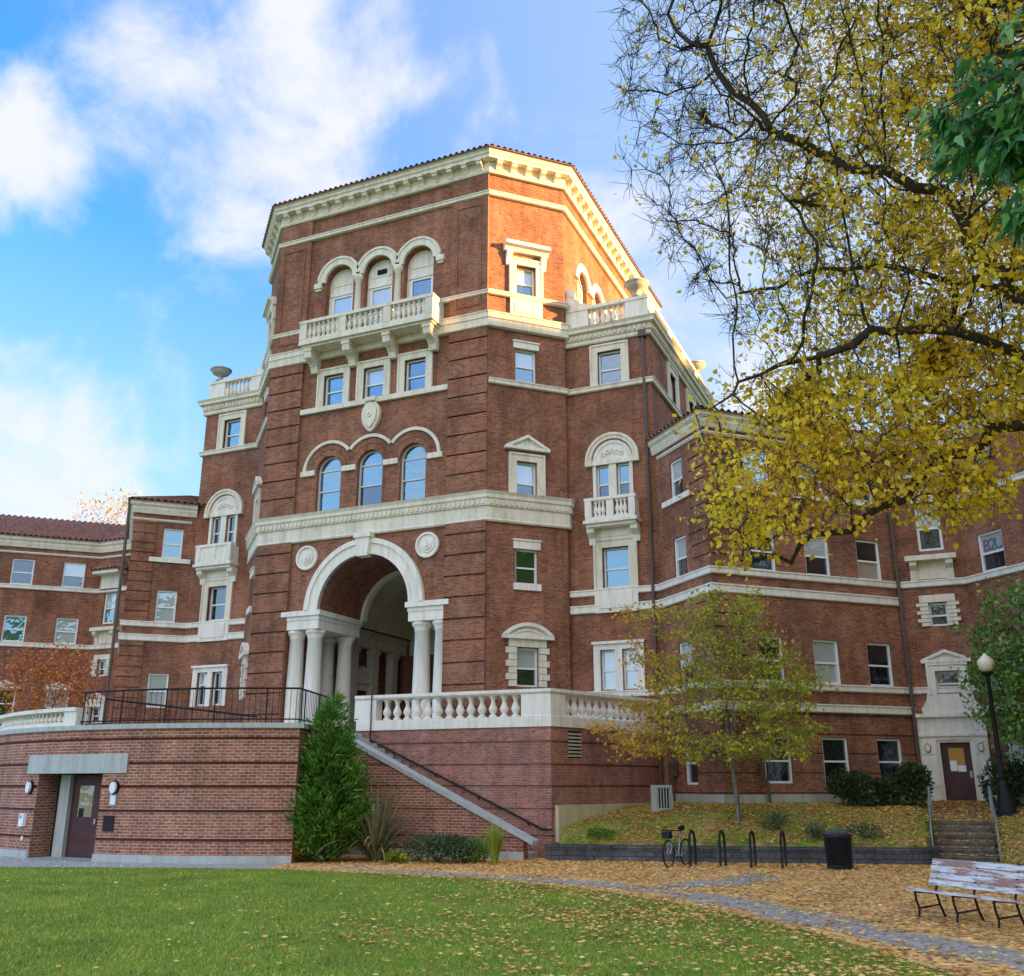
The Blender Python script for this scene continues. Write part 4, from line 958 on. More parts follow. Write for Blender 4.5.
for s in (0.33, 1.98):
    mb = MB(); n = 16; mb.prism(F, [(s + 0.10 * math.cos(2 * math.pi * i / n), 1.18 + 0.15 * math.sin(2 * math.pi * i / n)) for i in range(n)], 0.126, 0.16); L = mb.build('wall_lamp', M['iron'], HALL)
    mb = MB(); mb.prism(F, [(s + 0.08 * math.cos(2 * math.pi * i / n), 1.18 + 0.125 * math.sin(2 * math.pi * i / n)) for i in range(n)], 0.16, 0.21); mb.build('lamp_glass', M['lampglass'], L)
# coloured letters stuck inside a window of the right wing
mb = MB()
F = MR; z = 7.80
M['pink'] = mat('pink_letters', (0.26, 0.06, 0.22), 0.6); M['teal'] = mat('teal_letters', (0.06, 0.18, 0.16), 0.6)
def letter_text(txt, F, s, z, size, o, m, parent, name='window_letter'):
    cu = bpy.data.curves.new(name, 'FONT'); cu.body = txt; cu.size = size; cu.extrude = 0.004; cu.align_x = 'CENTER'
    ob = bpy.data.objects.new(name, cu); COL.objects.link(ob)
    ob.location = F.p(s, z, o); ob.rotation_euler = (R(90), 0, math.atan2(F.n[1], F.n[0]) + math.pi / 2); ob.data.materials.append(m)
    bpy.context.view_layer.update(); me = bpy.data.meshes.new_from_object(ob.evaluated_get(bpy.context.evaluated_depsgraph_get())); o2 = bpy.data.objects.new(name, me); COL.objects.link(o2)
    o2.location = ob.location; o2.rotation_euler = ob.rotation_euler; bpy.data.objects.remove(ob); attach(o2, parent); return o2
win = [o for o in HALL.children if o.name.startswith('window')]
def nearest_window(F, c, z):
    best = None
    for o in win:
        v = o.data.vertices; cx = sum((Vector(x.co) for x in v), Vector()) / len(v); d = (cx - Vector(F.p(c, z, 0))).length
        if best is None or d < best[0]: best = (d, o)
    return best[1]
nw = nearest_window(F, 1.25, 7.68)
for ch, x, m in (('B', 0.98, 'pink'), ('2', 1.24, 'teal'), ('U', 1.52, 'teal')): letter_text(ch, F, x, 7.74, 0.58, -0.115, M[m], nw)

# ------------------------------------------------------------------ drain pipes
def pipe(pts, r=0.06, head=None):
    mb = MB(); mb.tube(pts, r, 8)
    if head: x, y, z = head; mb.cube(x - 0.14, x + 0.14, y - 0.13, y + 0.10, z, z + 0.28)
    return mb.build('drain_pipe', M['pipe'], HALL)
h = BR.p(3.25, 16.95, 0.12); pipe([h, BR.p(3.25, 11.0, 0.12), BR.p(3.25, -0.7, 0.14)], 0.06, h)
pipe([LR.p(7.72, 11.9, 0.16), LR.p(7.72, 3.0, 0.16), LR.p(7.72, -0.5, 0.16)], 0.06)
pipe([KL.p(2.98, 12.3, 0.10), KL.p(2.98, 1.7, 0.10)], 0.07); pipe([LR.p(1.35, 2.2, 0.12), LR.p(1.35, 0.3, 0.12), LR.p(1.5, 0.0, 0.2), LR.p(1.5, -0.6, 0.2)], 0.05)

# ------------------------------------------------------------------ terrace in front of the tower
TER = thing('terrace', 'raised brick terrace with a white stone balustrade before the arched portico', 'terrace', (5.4, -1.5, GZ))
TF = Face(8.92, -3.05, -1, 0, 0, -1); TE = Vector((10.75, 2.5, 0)); tv = (TE - Vector((8.92, -3.05, 0))); TRL = tv.length; tv /= TRL
TR = Face(8.92, -3.05, tv.x, tv.y, tv.y, -tv.x)
grz = [1.25, 0.57, -0.07, -0.73, -1.50]
mb = MB(); panel(mb, TF, 0, 7.4, GZ, 1.70, grz, 0, 0.05, 0.075, holes=[]); panel(mb, TR, 0, TRL, GZ, 1.70, grz, 0, 0.05, 0.075, holes=[(0.85, 1.55, 0.78, 1.60, False, 0.1)]); mb.build('wall', M['brick_old'], TER)
mb = MB(); mb.add([(-19, -12, 1.64), (1.6, -8.0, 1.64)] if False else [(1.52, -3.04, 1.66), (8.9, -3.04, 1.66), (10.7, 2.5, 1.66), (-12.6, 9.5, 1.66), (-12.6, -3.04, 1.66)]); mb.build('terrace_floor', M['concrete_path'], TER)
mb = MB()
for k in range(7): mb.box(TR, 0.86, 1.54, 0.82 + 0.11 * k, 0.88 + 0.11 * k, -0.08, 0.0)
mb.build('vent_grille', M['plinth'], TER)
mb = MB(); mb.box(TR, 0.86, 1.54, 0.79, 1.59, -0.12, -0.085); mb.build('vent_recess', M['dark'], TER)
mb = MB(); mb.sweep([(1.9, -3.05), (8.92, -3.05), (TE.x, TE.y)], [(-0.4, 1.705), (0.06, 1.705), (0.06, 2.02), (0.03, 2.03), (-0.4, 2.03)])
mb.sweep([(1.80, -3.05), (8.92, -3.05), (TE.x, TE.y)], [(-0.34, 2.70), (0.0, 2.70), (0.07, 2.76), (0.07, 2.86), (-0.40, 2.86)])
mb.box(TF, -0.02, 0.98, 2.03, 2.70, -0.36, 0.03); mb.box(TF, 6.28, 7.12, 2.03, 2.70, -0.36, 0.03); mb.box(TF, 6.2, 7.24, 1.40, 2.86, -0.42, 0.075) if False else None
mb.box(TR, 0.03, 0.72, 2.03, 2.70, -0.36, 0.02)
BAL = mb.build('balustrade', M['white'], TER)
for i in range(13): baluster(0.67, 0.12, TF.p(1.25 + 0.392 * i, 2.03, -0.17), BAL)
for i in range(12): baluster(0.67, 0.12, TR.p(1.0 + 0.39 * i, 2.03, -0.17), BAL)
# cream plinth down the right side
mb = MB(); mb.box(TR, 0.16, TRL, GZ, -0.62, 0.0, 0.14); mb.build('plinth', M['cream_wall'], TER)
# stair flight along the front wall
SF = Face(8.55, -4.35, -1, 0, 0, -1)
mb = MB(); x0, zA, x1, zB = 0.0, -1.55, 6.35, 1.40
gs = []
def stair_wall(mb, o0, o1, grooves):
    zs = [GZ] + sorted(sum([[g - 0.04, g + 0.04] for g in grooves], [])) + [zB]
    for a, b in zip(zs, zs[1:]):
        g = any(abs((a + b) / 2 - q) < 0.02 for q in grooves); d = 0.05 if g else 0
        def xs(z): return max(x0, x0 + (z - zA) / (zB - zA) * (x1 - x0))
        mb.prism(SF, [(xs(a) + d, a), (7.0, a), (7.0, b), (xs(b) + d, b)], o0, o1 - d)
stair_wall(mb, -0.35, 0.0, [g for g in grz if g < 1.3]); mb.build('stair_wall', M['brick_new'], TER)
mb = MB(); mb.prism(SF, [(-0.32, zA - 0.13), (-0.32, zA - 0.01), (x1 + 0.1, zB + 0.19), (x1 + 0.1, zB + 0.04)], -0.42, 0.08); mb.prism(SF, [(x1 + 0.1, zB + 0.04), (x1 + 0.1, zB + 0.19), (7.0, zB + 0.19), (7.0, zB + 0.04)], -0.42, 0.08)
mb.build('stair_coping', M['coping'], TER)
mb = MB(); mb.box(SF, -0.02, 6.8, GZ, GZ + 0.22, 0.0, 0.06); mb.build('plinth', M['coping'], TER)
mb = MB(); k = 22
for i in range(k): mb.cube(8.5 - 6.6 * (i + 1) / k, 8.5 - 6.6 * i / k, -4.0, -3.1, GZ, GZ + (1.62 - GZ) * (i + 1) / k)
mb.build('stair_treads', M['coping'], TER)
mb = MB(); pts = [TF.p(-0.05, -1.30, 0.10), TF.p(0.25, -1.30, 0.10)] + [TF.p(0.25 + 6.2 * t, -1.30 + 2.72 * t, 0.10) for t in (0.25, 0.5, 0.75, 1.0)]
mb.tube(pts, 0.035, 6)
for t in (0.08, 0.35, 0.6, 0.85): mb.tube([TF.p(0.25 + 6.2 * t, -1.34 + 2.72 * t, 0.10), TF.p(0.25 + 6.2 * t, -1.42 + 2.72 * t, 0.0)], 0.02, 5)
mb.tube([TF.p(6.42, 1.42, 0.10), TF.p(6.42, 2.9, 0.10)], 0.02, 5)
mb.build('handrail', M['iron'], TER)

# ------------------------------------------------------------------ curved retaining wall with the lower door
CW = thing('curved_wall', 'curved red brick retaining wall with concrete coping beside the lawn', 'wall', (-2.9, -9.0, GZ))
CC = (-3.0, 2.4); CR = 12.0; CZ = 1.66
def cp(deg, r, z): return (CC[0] + r * math.cos(R(deg)), CC[1] + r * math.sin(R(deg)), z)
A0, A1 = -165.0, -59.4
DO0, DO1 = -101.05, -87.6
def arc_band(mb, a0, a1, r, z0, z1, step=2.0):
    n = max(1, int(abs(a1 - a0) / step))
    for i in range(n):
        t0 = a0 + (a1 - a0) * i / n; t1 = a0 + (a1 - a0) * (i + 1) / n
        u0, u1 = R(t0) * CR, R(t1) * CR
        mb.add([cp(t0, r, z0), cp(t1, r, z0), cp(t1, r, z1), cp(t0, r, z1)], [(u0, z0), (u1, z0), (u1, z1), (u0, z1)])
def arc_block(mb, a0, a1, r0, r1, z0, z1, step=2.0):
    n = max(1, int(abs(a1 - a0) / step))
    for i in range(n):
        t0 = a0 + (a1 - a0) * i / n; t1 = a0 + (a1 - a0) * (i + 1) / n
        for r in (r0, r1): mb.add([cp(t0, r, z0), cp(t1, r, z0), cp(t1, r, z1), cp(t0, r, z1)])
        for z in (z0, z1): mb.add([cp(t0, r0, z), cp(t1, r0, z), cp(t1, r1, z), cp(t0, r1, z)])
    for t in (a0, a1): mb.add([cp(t, r0, z0), cp(t, r1, z0), cp(t, r1, z1), cp(t, r0, z1)])
mb = MB(); DT = 0.30; gw = 0.075
zs = [GZ, DT] + sum([[g - gw / 2, g + gw / 2] for g in grz], []) + [CZ - 0.12]
zs = sorted(zs)
for a, b in zip(zs, zs[1:]):
    m = (a + b) / 2; g = any(abs(m - q) < 0.02 for q in grz)
    if g: continue
    for s0, s1 in ((A0, DO0), (DO1, A1)) if m < DT else ((A0, A1),): arc_band(mb, s0, s1, CR, a, b)
# door recess: brick sides
for t in (DO0, DO1):
    a, b = cp(t, CR, GZ), cp(t, CR, DT); d = Vector((0.0, 1.0, 0)) * 1.25
    mb.add([a, b, (b[0], b[1] + 1.0, DT), (a[0], a[1] + 1.0, GZ)])
e = cp(A1, CR, 0); mb.add([(e[0], e[1], GZ), (2.1, -4.3, GZ), (2.1, -4.3, CZ - 0.12), (e[0], e[1], CZ - 0.12)])
mb.build('brick_face', M['brick_new'], CW)
mb = MB()
for g in grz:
    for s0, s1 in ((A0, DO0), (DO1, A1)) if g < DT else ((A0, A1),):
        arc_band(mb, s0, s1, CR - 0.05, g - gw / 2, g + gw / 2)
        n = 60
        for i in range(n):
            t0 = s0 + (s1 - s0) * i / n; t1 = s0 + (s1 - s0) * (i + 1) / n
            for z in (g - gw / 2, g + gw / 2): mb.add([cp(t0, CR, z), cp(t1, CR, z), cp(t1, CR - 0.05, z), cp(t0, CR - 0.05, z)])
mb.build('dark_course', M['groove'], CW)
mb = MB(); arc_block(mb, A0, A1 + 0.6, CR - 0.5, CR + 0.07, CZ - 0.12, CZ + 0.02); v = Vector((2.1 - e[0], -4.3 - e[1], 0)).normalized()
mb.hexa([(e[0] + 0.07, e[1], CZ - 0.118), (2.17, -4.3, CZ - 0.118), (1.6, -4.3, CZ - 0.118), (e[0] - 0.5, e[1] + 0.2, CZ - 0.118)], [(e[0] + 0.07, e[1], CZ + 0.018), (2.17, -4.3, CZ + 0.018), (1.6, -4.3, CZ + 0.018), (e[0] - 0.5, e[1] + 0.2, CZ + 0.018)])
mb.build('coping', M['coping'], CW)
mb = MB(); arc_block(mb, A0, DO0, CR - 0.02, CR + 0.05, GZ, GZ + 0.20); arc_block(mb, DO1, A1, CR - 0.02, CR + 0.05, GZ, GZ + 0.20); mb.build('plinth', M['coping'], CW)
mb = MB(); arc_block(mb, -104.0, -83.5, CR - 0.4, CR + 0.05, DT, DT + 0.54, 1.5); mb.build('door_lintel', M['coping'], CW)
# recessed door, its post and ceiling
lx0, lx1 = cp(DO0, CR, 0)[0], cp(DO1, CR, 0)[0]; yb = -9.55 + 0.95
mb = MB(); mb.cube(lx0 - 0.1, lx1 + 0.1, yb, yb + 0.2, GZ, DT); mb.cube(lx0 - 0.1, lx1 + 0.1, -9.4, yb, DT - 0.02, DT + 0.2); mb.build('recess', M['dark'], CW)
mb = MB(); mb.cube(-4.98, -4.58, yb - 0.22, yb - 0.02, GZ, DT - 0.03); mb.build('door_post', M['coping'], CW)
W0 = Face(0, yb - 0.06, 1, 0, 0, -1)
mb = MB(); mb.box(W0, -4.56, -3.36, GZ + 0.02, DT - 0.04, -0.05, 0.03); D = mb.build('door', M['door'], CW)
mb = MB(); mb.box(W0, -4.26, -3.70, -0.95, -0.05, 0.03, 0.036); mb.build('pane', M['blind_tan'], D)
mb = MB(); mb.box(W0, -4.22, -4.02, -0.95, -0.70, 0.037, 0.041); mb.build('sticker', M['iron'], D)
mb = MB(); mb.box(W0, -3.52, -3.45, -1.15, -1.00, 0.03, 0.09); mb.build('handle', M['steel'], D)
def on_curve(deg, z, w, h, d, name, m, parent=CW):
    c = cp(deg, CR + 0.001, z); t = R(deg); F = Face(c[0], c[1], -math.sin(t), math.cos(t), math.cos(t), math.sin(t))
    mb = MB()
    return F, mb
for deg in (-102.7, -85.2):
    F, mb = on_curve(deg, 0, 0, 0, 0, '', None); n = 16
    mb.prism(F, [(0.15 * math.cos(2 * math.pi * i / n), -0.10 + 0.20 * math.sin(2 * math.pi * i / n)) for i in range(n)], 0, 0.06); L = mb.build('bulkhead_lamp', M['iron'], CW)
    mb = MB(); mb.prism(F, [(0.105 * math.cos(2 * math.pi * i / n), -0.10 + 0.16 * math.sin(2 * math.pi * i / n)) for i in range(n)], 0.06, 0.13); mb.build('lamp_glass', M['paper'], L)
F, mb = on_curve(-85.3, 0, 0, 0, 0, '', None); mb.box(F, -0.12, 0.12, -0.60, -0.24, 0, 0.02); S = mb.build('notice', M['steel'], CW); mb = MB(); mb.box(F, -0.085, 0.085, -0.56, -0.28, 0.02, 0.025); mb.build('notice_sheet', M['paper'], S)
F, mb = on_curve(-85.6, 0, 0, 0, 0, '', None); mb.box(F, -0.18, 0.18, -1.28, -0.86, 0, 0.03); mb.build('dark_plaque', M['iron'], CW)
F, mb = on_curve(-103.5, 0, 0, 0, 0, '', None); mb.box(F, -0.13, 0.13, -1.22, -0.86, 0, 0.10); S = mb.build('telephone_box', M['paper'], CW); mb = MB(); mb.box(F, -0.09, 0.03, -1.00, -0.90, 0.10, 0.105); mb.build('telephone_sign', M['steel'], S)
F, mb = on_curve(-103.2, 0, 0, 0, 0, '', None); mb.box(F, -0.04, 0.04, -1.62, -1.50, 0, 0.03); mb.build('outlet_cover', M['paper'], CW)

# stone balustrade on the left part of the curved wall
CB = thing('stone_balustrade', 'pale stone balustrade standing on the coping at the left end of the curved wall', 'balustrade', cp(-115, CR - 0.25, CZ + 0.02))
mb = MB(); a0, a1 = -140.0, -94.6
arc_block(mb, a0, a1, CR - 0.42, CR - 0.06, CZ + 0.022, CZ + 0.12); arc_block(mb, a0, a1, CR - 0.46, CR - 0.02, CZ + 0.46, CZ + 0.57); arc_block(mb, a1 - 2.8, a1, CR - 0.42, CR - 0.07, CZ + 0.12, CZ + 0.46)
CBR = mb.build('rail', M['white'], CB)
for i in range(34): baluster(0.34, 0.085, cp(a1 - 3.6 - 1.17 * i, CR - 0.24, CZ + 0.12), CBR)
# iron railing along the rest
IR = thing('iron_railing', 'black iron railing of thin bars along the top of the curved wall', 'railing', cp(-75, CR - 0.25, CZ + 0.02))
mb = MB(); pts = [cp(a, CR - 0.25, CZ + 1.02) for a in np.linspace(-95, -59.8, 22)] + [(1.75, -4.4, CZ + 1.02)]
mb.tube(pts, 0.03, 5); mb.tube([(x, y, z - 0.88) for x, y, z in pts], 0.022, 5); mb.build('rails', M['iron'], IR)
posts = []
mb = MB()
def along(pts, step):
    res = []; P = [Vector(p) for p in pts]; acc = 0
    for a, b in zip(P, P[1:]):
        L = (b - a).length; t = -acc
        while t + step <= L: t += step; res.append(a.lerp(b, t / L))
        acc = L - t
    return res
bars = along(pts, 0.17)
for i, p in enumerate(bars):
    r = 0.028 if i % 9 == 0 else 0.010
    mb.tube([(p.x, p.y, CZ + 0.02), (p.x, p.y, CZ + 1.02)], r, 4)
mb.build('bars', M['iron'], IR)
# ramp railing behind it
RR = thing('ramp_railing', 'black iron railing sloping down behind the curved wall railing', 'railing', (-4.6, -6.6, CZ))
mb = MB(); p0, p1 = Vector((-5.0, -7.4, CZ + 1.0)), Vector((-0.2, -5.7, CZ + 0.42)); mb.tube([p0, p1], 0.035, 5); mb.tube([p0 - Vector((0, 0, 0.8)), p1 - Vector((0, 0, 0.35))], 0.025, 5)
for i in range(20):
    p = p0.lerp(p1, i / 19); mb.tube([p, (p.x, p.y, CZ)], 0.012, 4)
mb.build('bars', M['iron'], RR)
# terrace fill behind the curved wall
mb = MB(); ring = [cp(a, CR - 0.45, CZ - 0.01) for a in np.linspace(A0, A1, 40)]
mb.add(ring + [(2.0, -4.3, CZ - 0.01), (2.0, -3.0, CZ - 0.01), (-12.6, 6.0, CZ - 0.01)]); mb.add([(-45, -6, CZ - 0.02), (-12.3, -3, CZ - 0.02), (-12.3, 12, CZ - 0.02), (-45, 12, CZ - 0.02)]); structure('courtyard', mb, M['concrete_path'])
PLT = thing('planter', 'white planter with a dark shrub standing by the left wing window', 'planter', (-9.7, -1.2, CZ))
mb = MB(); mb.lathe((-9.7, -1.2, CZ), [(0.26, 0), (0.34, 0.5), (0.38, 0.55), (0.32, 0.55), (0.3, 0.45)], 14); mb.build('pot', M['paper'], PLT)

# ------------------------------------------------------------------ ground
def ret_line(x): return -4.11 + (x - 9.43) * 0.252
def height(x, y):
    """terrain of the bank on the right"""
    if x < 8.6 or x > 40 or y > 14: return GZ
    if y < -5 or (x < 9.35 and y < -2.9): return GZ
    # distance to the front edge and to the building
    if x < 19.25:
        dr = (y - ret_line(x)) * 0.97
        if dr <= (0.10 if x > 9.8 else 0.45): return GZ
        base = -1.66
    elif x > 21.0:
        dr = y + 1.9
        if dr <= 0: return GZ
        base = GZ
    else:
        dr = y + 0.1
        if dr <= 0: return GZ
        return min(-0.55, max(GZ, -2.12 + 0.52 * dr)) if dr < 2.0 else min(-0.55, -1.08 + (dr - 2.0) * 0.145)
    dk = (13.62 - x - y) * S2            # distance to the plane of the left diagonal
    dl = (x - 13.5 - (y - 0.12)) * S2    # distance to the plane of the long diagonal
    dm = (26.98 - x - y) * S2
    dn = 5.68 - y
    if x < 13.5: dw = max(dk, 0.0)
    elif x < 19.06: dw = max(dl, 0.0)
    else: dw = max(0.0, min(dn, dm))
    t = dr / (dr + dw + 0.01)
    return base + (-0.60 - base) * (1 - (1 - min(1.0, t)) ** 1.9)
gx = sorted(set([-3000, -800, -200, -60, -25, -8, 2] + list(np.arange(8, 26.1, 0.2).round(3)) + [30, 36, 45, 80, 200, 800, 3000]))
gy = sorted(set([-3000, -800, -200, -80, -45, -30, -20, -12] + list(np.arange(-6, 8.1, 0.2).round(3)) + [10, 14, 20, 40, 100, 300, 1000, 3000]))
mb = MB(); nx, ny = len(gx), len(gy)
mb.v = [(x, y, height(x, y) + (0.02 * math.sin(x * 3.1) * math.cos(y * 2.7) if height(x, y) > GZ + 0.3 else 0)) for y in gy for x in gx]
mb.f = [(j * nx + i, j * nx + i + 1, (j + 1) * nx + i + 1, (j + 1) * nx + i) for j in range(ny - 1) for i in range(nx - 1)]
structure('lawn', mb, M['lawn'])
edge = [(-40, -22), (-12, -14.9), (-7.5, -13.3), (-3.5, -12.2), (0.92, -10.5), (3.5, -9.75), (7.5, -9.75), (10.3, -10.1), (13.18, -11.3), (15.7, -13.2), (17.81, -15.34), (19.32, -17.35), (20.4, -19.2), (21.5, -22.5)]
def sheet(name, pts, z, m):
    mb = MB(); mb.add([(x, y, z) for x, y in pts]); return structure(name, mb, m)
arcp = [cp(a, CR + 0.0, 0)[:2] for a in np.linspace(-150, A1, 30)]
sheet('concrete_walk', edge[:6] + [(4.5, -9.0), (4.5, -7.3), (3.0, -7.0)] + arcp[::-1], GZ + 0.004, M['concrete_path'])
sheet('door_threshold', [(-5.3, -9.4), (-2.5, -9.55), (-2.5, -8.5), (-5.3, -8.5)], GZ + 0.006, M['concrete_path'])
sheet('leaf_covered_ground', [(2.2, -7.6), (3.2, -8.4)] + edge[5:] + [(30, -24), (34, -8), (24, -1.5), (21.2, -0.2), (19.3, -0.2), (9.3, -4.3), (8.9, -3.2), (2.2, -4.2)], GZ + 0.008, M['litter'])
pathc = [(5.0, -8.7), (8.0, -9.0), (10.5, -9.5), (13.0, -10.0), (15.0, -11.2), (17.0, -13.1), (19.0, -15.4), (20.6, -17.0), (24, -20)]
def ribbon(c, w):
    l, r = [], []
    for i, p in enumerate(c):
        a, b = c[max(0, i - 1)], c[min(len(c) - 1, i + 1)]; d = Vector((b[0] - a[0], b[1] - a[1])).normalized(); n = Vector((-d.y, d.x))
        ww = w if not isinstance(w, list) else w[i]
        l.append((p[0] + n.x * ww, p[1] + n.y * ww)); r.append((p[0] - n.x * ww, p[1] - n.y * ww))
    return l + r[::-1]
def rough(c, w, n=70, amp=0.22):
    P_ = along([(x, y, 0) for x, y in c], sum(math.dist(a, b) for a, b in zip(c, c[1:])) / n)
    return [(p.x, p.y) for p in P_], [np.interp(i / len(P_), np.linspace(0, 1, len(w)), w) + amp * (0.6 * math.sin(i * 1.1) * math.sin(i * 0.37) + rnd.uniform(-0.5, 0.5)) for i in range(len(P_))]
branch = [(14.2, -9.9), (15.2, -8.6), (15.8, -7.2), (15.4, -6.2)]
sheet('path', ribbon(*rough(pathc, [0.28, 0.36, 0.42, 0.45, 0.48, 0.52, 0.6, 0.7, 0.9])), GZ + 0.012, M['asphalt'])
sheet('side_path', ribbon(*rough(branch, [0.5, 0.6, 0.5, 0.25], 24)), GZ + 0.016, M['asphalt'])
sheet('door_apron', [(19.3, 1.9), (21.1, 1.9), (21.1, 5.6), (19.3, 5.6)], 0, M['step']).location.z = 0
apr = bpy.data.objects['door_apron']
for v in apr.data.vertices: v.co.z = height(20.2, v.co.y) + 0.02
# unseen ridge, invented to block the low sun from the lower walls
mb = MB(); yy = np.linspace(-160, 220, 39); prof = [(62, GZ), (72, 8), (86, 22), (98, 35.5), (112, 35), (170, GZ)]
for y in yy:
    for x, z in prof: mb.v.append((x + 3 * math.sin(y * 0.11), y, z + (1.2 * math.sin(y * 0.23) + 0.8 * math.sin(y * 0.57) if z > 0 else 0)))
k = len(prof); mb.f = [(j * k + i, j * k + i + 1, (j + 1) * k + i + 1, (j + 1) * k + i) for j in range(len(yy) - 1) for i in range(k - 1)]
structure('sun_block_ridge', mb, M['lawn'])

# ------------------------------------------------------------------ retaining wall, steps, handrails
RWL = thing('block_wall', 'low grey concrete block retaining wall along the foot of the grassy bank', 'wall', (14.4, -2.9, GZ))
mb = MB(); rp = [(9.12, -3.0), (9.16, ret_line(9.2))] + [(x, ret_line(x) - 0.25 * math.sin((x - 9.2) / 10.2 * math.pi)) for x in np.linspace(9.8, 19.1, 16)] + [(19.4, -1.45), (19.5, -1.1), (19.48, -0.5)]
mb.sweep(rp, [(-0.28, GZ - 0.1), (0.0, GZ - 0.1), (0.0, GZ + 0.37), (-0.28, GZ + 0.37)]); mb.build('blocks', M['block'], RWL)
mb = MB(); mb.sweep(rp, [(-0.31, GZ + 0.375), (0.03, GZ + 0.375), (0.03, GZ + 0.45), (-0.31, GZ + 0.45)]); mb.build('cap', M['block'], RWL)
STP = thing('garden_steps', 'flight of six worn leaf strewn steps leading up to the right door', 'steps', (20.2, 0.9, GZ))
mb = MB()
for i in range(6): 
    y0 = -0.15 + 0.34 * i; z1 = GZ + 0.172 * (i + 1)
    mb.cube(19.45, 20.95, y0 + 0.03, 2.3, GZ - 0.1 if i == 0 else GZ + 0.172 * i + 0.001, z1 - 0.05); mb.cube(19.42, 20.98, y0, 2.3, z1 - 0.05, z1)
mb.build('treads', M['step'], STP)
for x, lab in ((19.36, 'grey steel handrail on the left of the leaf strewn steps'), (21.04, 'grey steel handrail on the right of the leaf strewn steps')):
    HR_ = thing('handrail', lab, 'handrail', (x, 0.9, GZ), 'handrails at the garden steps')
    mb = MB(); mb.tube([(x, -0.45, GZ), (x, -0.45, GZ + 0.82), (x, -0.2, GZ + 0.98), (x, 1.8, GZ + 2.02), (x, 2.3, GZ + 2.02), (x, 2.3, GZ + 1.05)], 0.032, 7); mb.build('rail', M['steel'], HR_)
    mb = MB(); mb.tube([(x, -0.2, GZ), (x, -0.2, GZ + 0.98)], 0.035, 6); mb.build('post', M['iron'], HR_)
    mb = MB(); mb.tube([(x, 0.8, GZ + 0.45), (x, 0.8, GZ + 1.49)], 0.03, 6); mb.build('post', M['iron'], HR_)
    mb = MB(); mb.tube([(x, -0.2, GZ + 0.5), (x, 1.8, GZ + 1.5)], 0.018, 5); mb.build('lower_rail', M['iron'], HR_)

# ------------------------------------------------------------------ trees and plants
nr = np.random.default_rng(11)
def leaves(name, P, D, size, m, parent, width=0.55, tint=None, fold=0.25, kind=None):
    """kite shaped leaves: P base points, D directions along the leaf"""
    P = np.asarray(P, float); D = np.asarray(D, float); n = len(P)
    D /= np.linalg.norm(D, axis=1, keepdims=True) + 1e-9
    rv = nr.normal(size=(n, 3)); S = np.cross(D, rv); S /= np.linalg.norm(S, axis=1, keepdims=True) + 1e-9
    U = np.cross(S, D); s = (np.broadcast_to(size, n) * nr.uniform(0.55, 1.4, n))[:, None]
    V = np.empty((n, 4, 3)); V[:, 0] = P; V[:, 1] = P + D * s * 0.45 + S * s * width * 0.5 + U * s * fold * 0.3
    V[:, 2] = P + D * s - U * s * nr.uniform(-0.1, 0.35, (n, 1)); V[:, 3] = P + D * s * 0.45 - S * s * width * 0.5 + U * s * fold * 0.3
    me = bpy.data.meshes.new(name); me.vertices.add(n * 4); me.vertices.foreach_set('co', V.reshape(-1))
    me.loops.add(n * 4); me.loops.foreach_set('vertex_index', np.arange(n * 4, dtype=np.int32))
    me.polygons.add(n); me.polygons.foreach_set('loop_start', np.arange(0, n * 4, 4, dtype=np.int32))
    me.update(calc_edges=True); me.materials.append(m)
    if tint is not None:
        a = me.attributes.new('tint', 'FLOAT', 'POINT'); a.data.foreach_set('value', np.repeat(np.clip(tint, 0, 1), 4).astype(np.float32))
    o = bpy.data.objects.new(name, me); COL.objects.link(o)
    if parent: attach(o, parent)
    if kind: o['kind'] = kind
    return o
def colonize(attr, trunk, D=0.35, di=2.5, dk=0.6, iters=120, grav=(0, 0, 0.0), par0=None):
    A = np.asarray(attr, float); pos = [np.array(p, float) for p in trunk]; par = list(par0) if par0 else [-1] + list(range(len(trunk) - 1))
    near = np.full(len(A), -1); nd = np.full(len(A), 1e9)
    def upd(ids):
        nonlocal near, nd
        for i in ids:
            d = np.linalg.norm(A - pos[i], axis=1); b = d < nd; nd[b] = d[b]; near[b] = i
    upd(range(len(pos)))
    g = np.array(grav); alive = np.ones(len(A), bool)
    for it in range(iters):
        act = alive & (nd < di)
        if not act.any():
            if not alive.any(): break
            act = alive & (nd < nd[alive].min() + 0.5)
        idx = near[act]; v = A[act] - np.array([pos[i] for i in idx]); v /= np.linalg.norm(v, axis=1, keepdims=True) + 1e-9
        un, inv = np.unique(idx, return_inverse=True); acc = np.zeros((len(un), 3)); np.add.at(acc, inv, v)
        new = []
        for k, i in enumerate(un):
            d = acc[k]; L = np.linalg.norm(d)
            if L < 1e-3: d = nr.normal(size=3); L = np.linalg.norm(d)
            d = d / L + g + nr.normal(size=3) * 0.16; d /= np.linalg.norm(d)
            pos.append(pos[i] + d * D); par.append(int(i)); new.append(len(pos) - 1)
        upd(new); alive &= nd > dk
        if not alive.any(): break
    return np.array(pos), np.array(par)
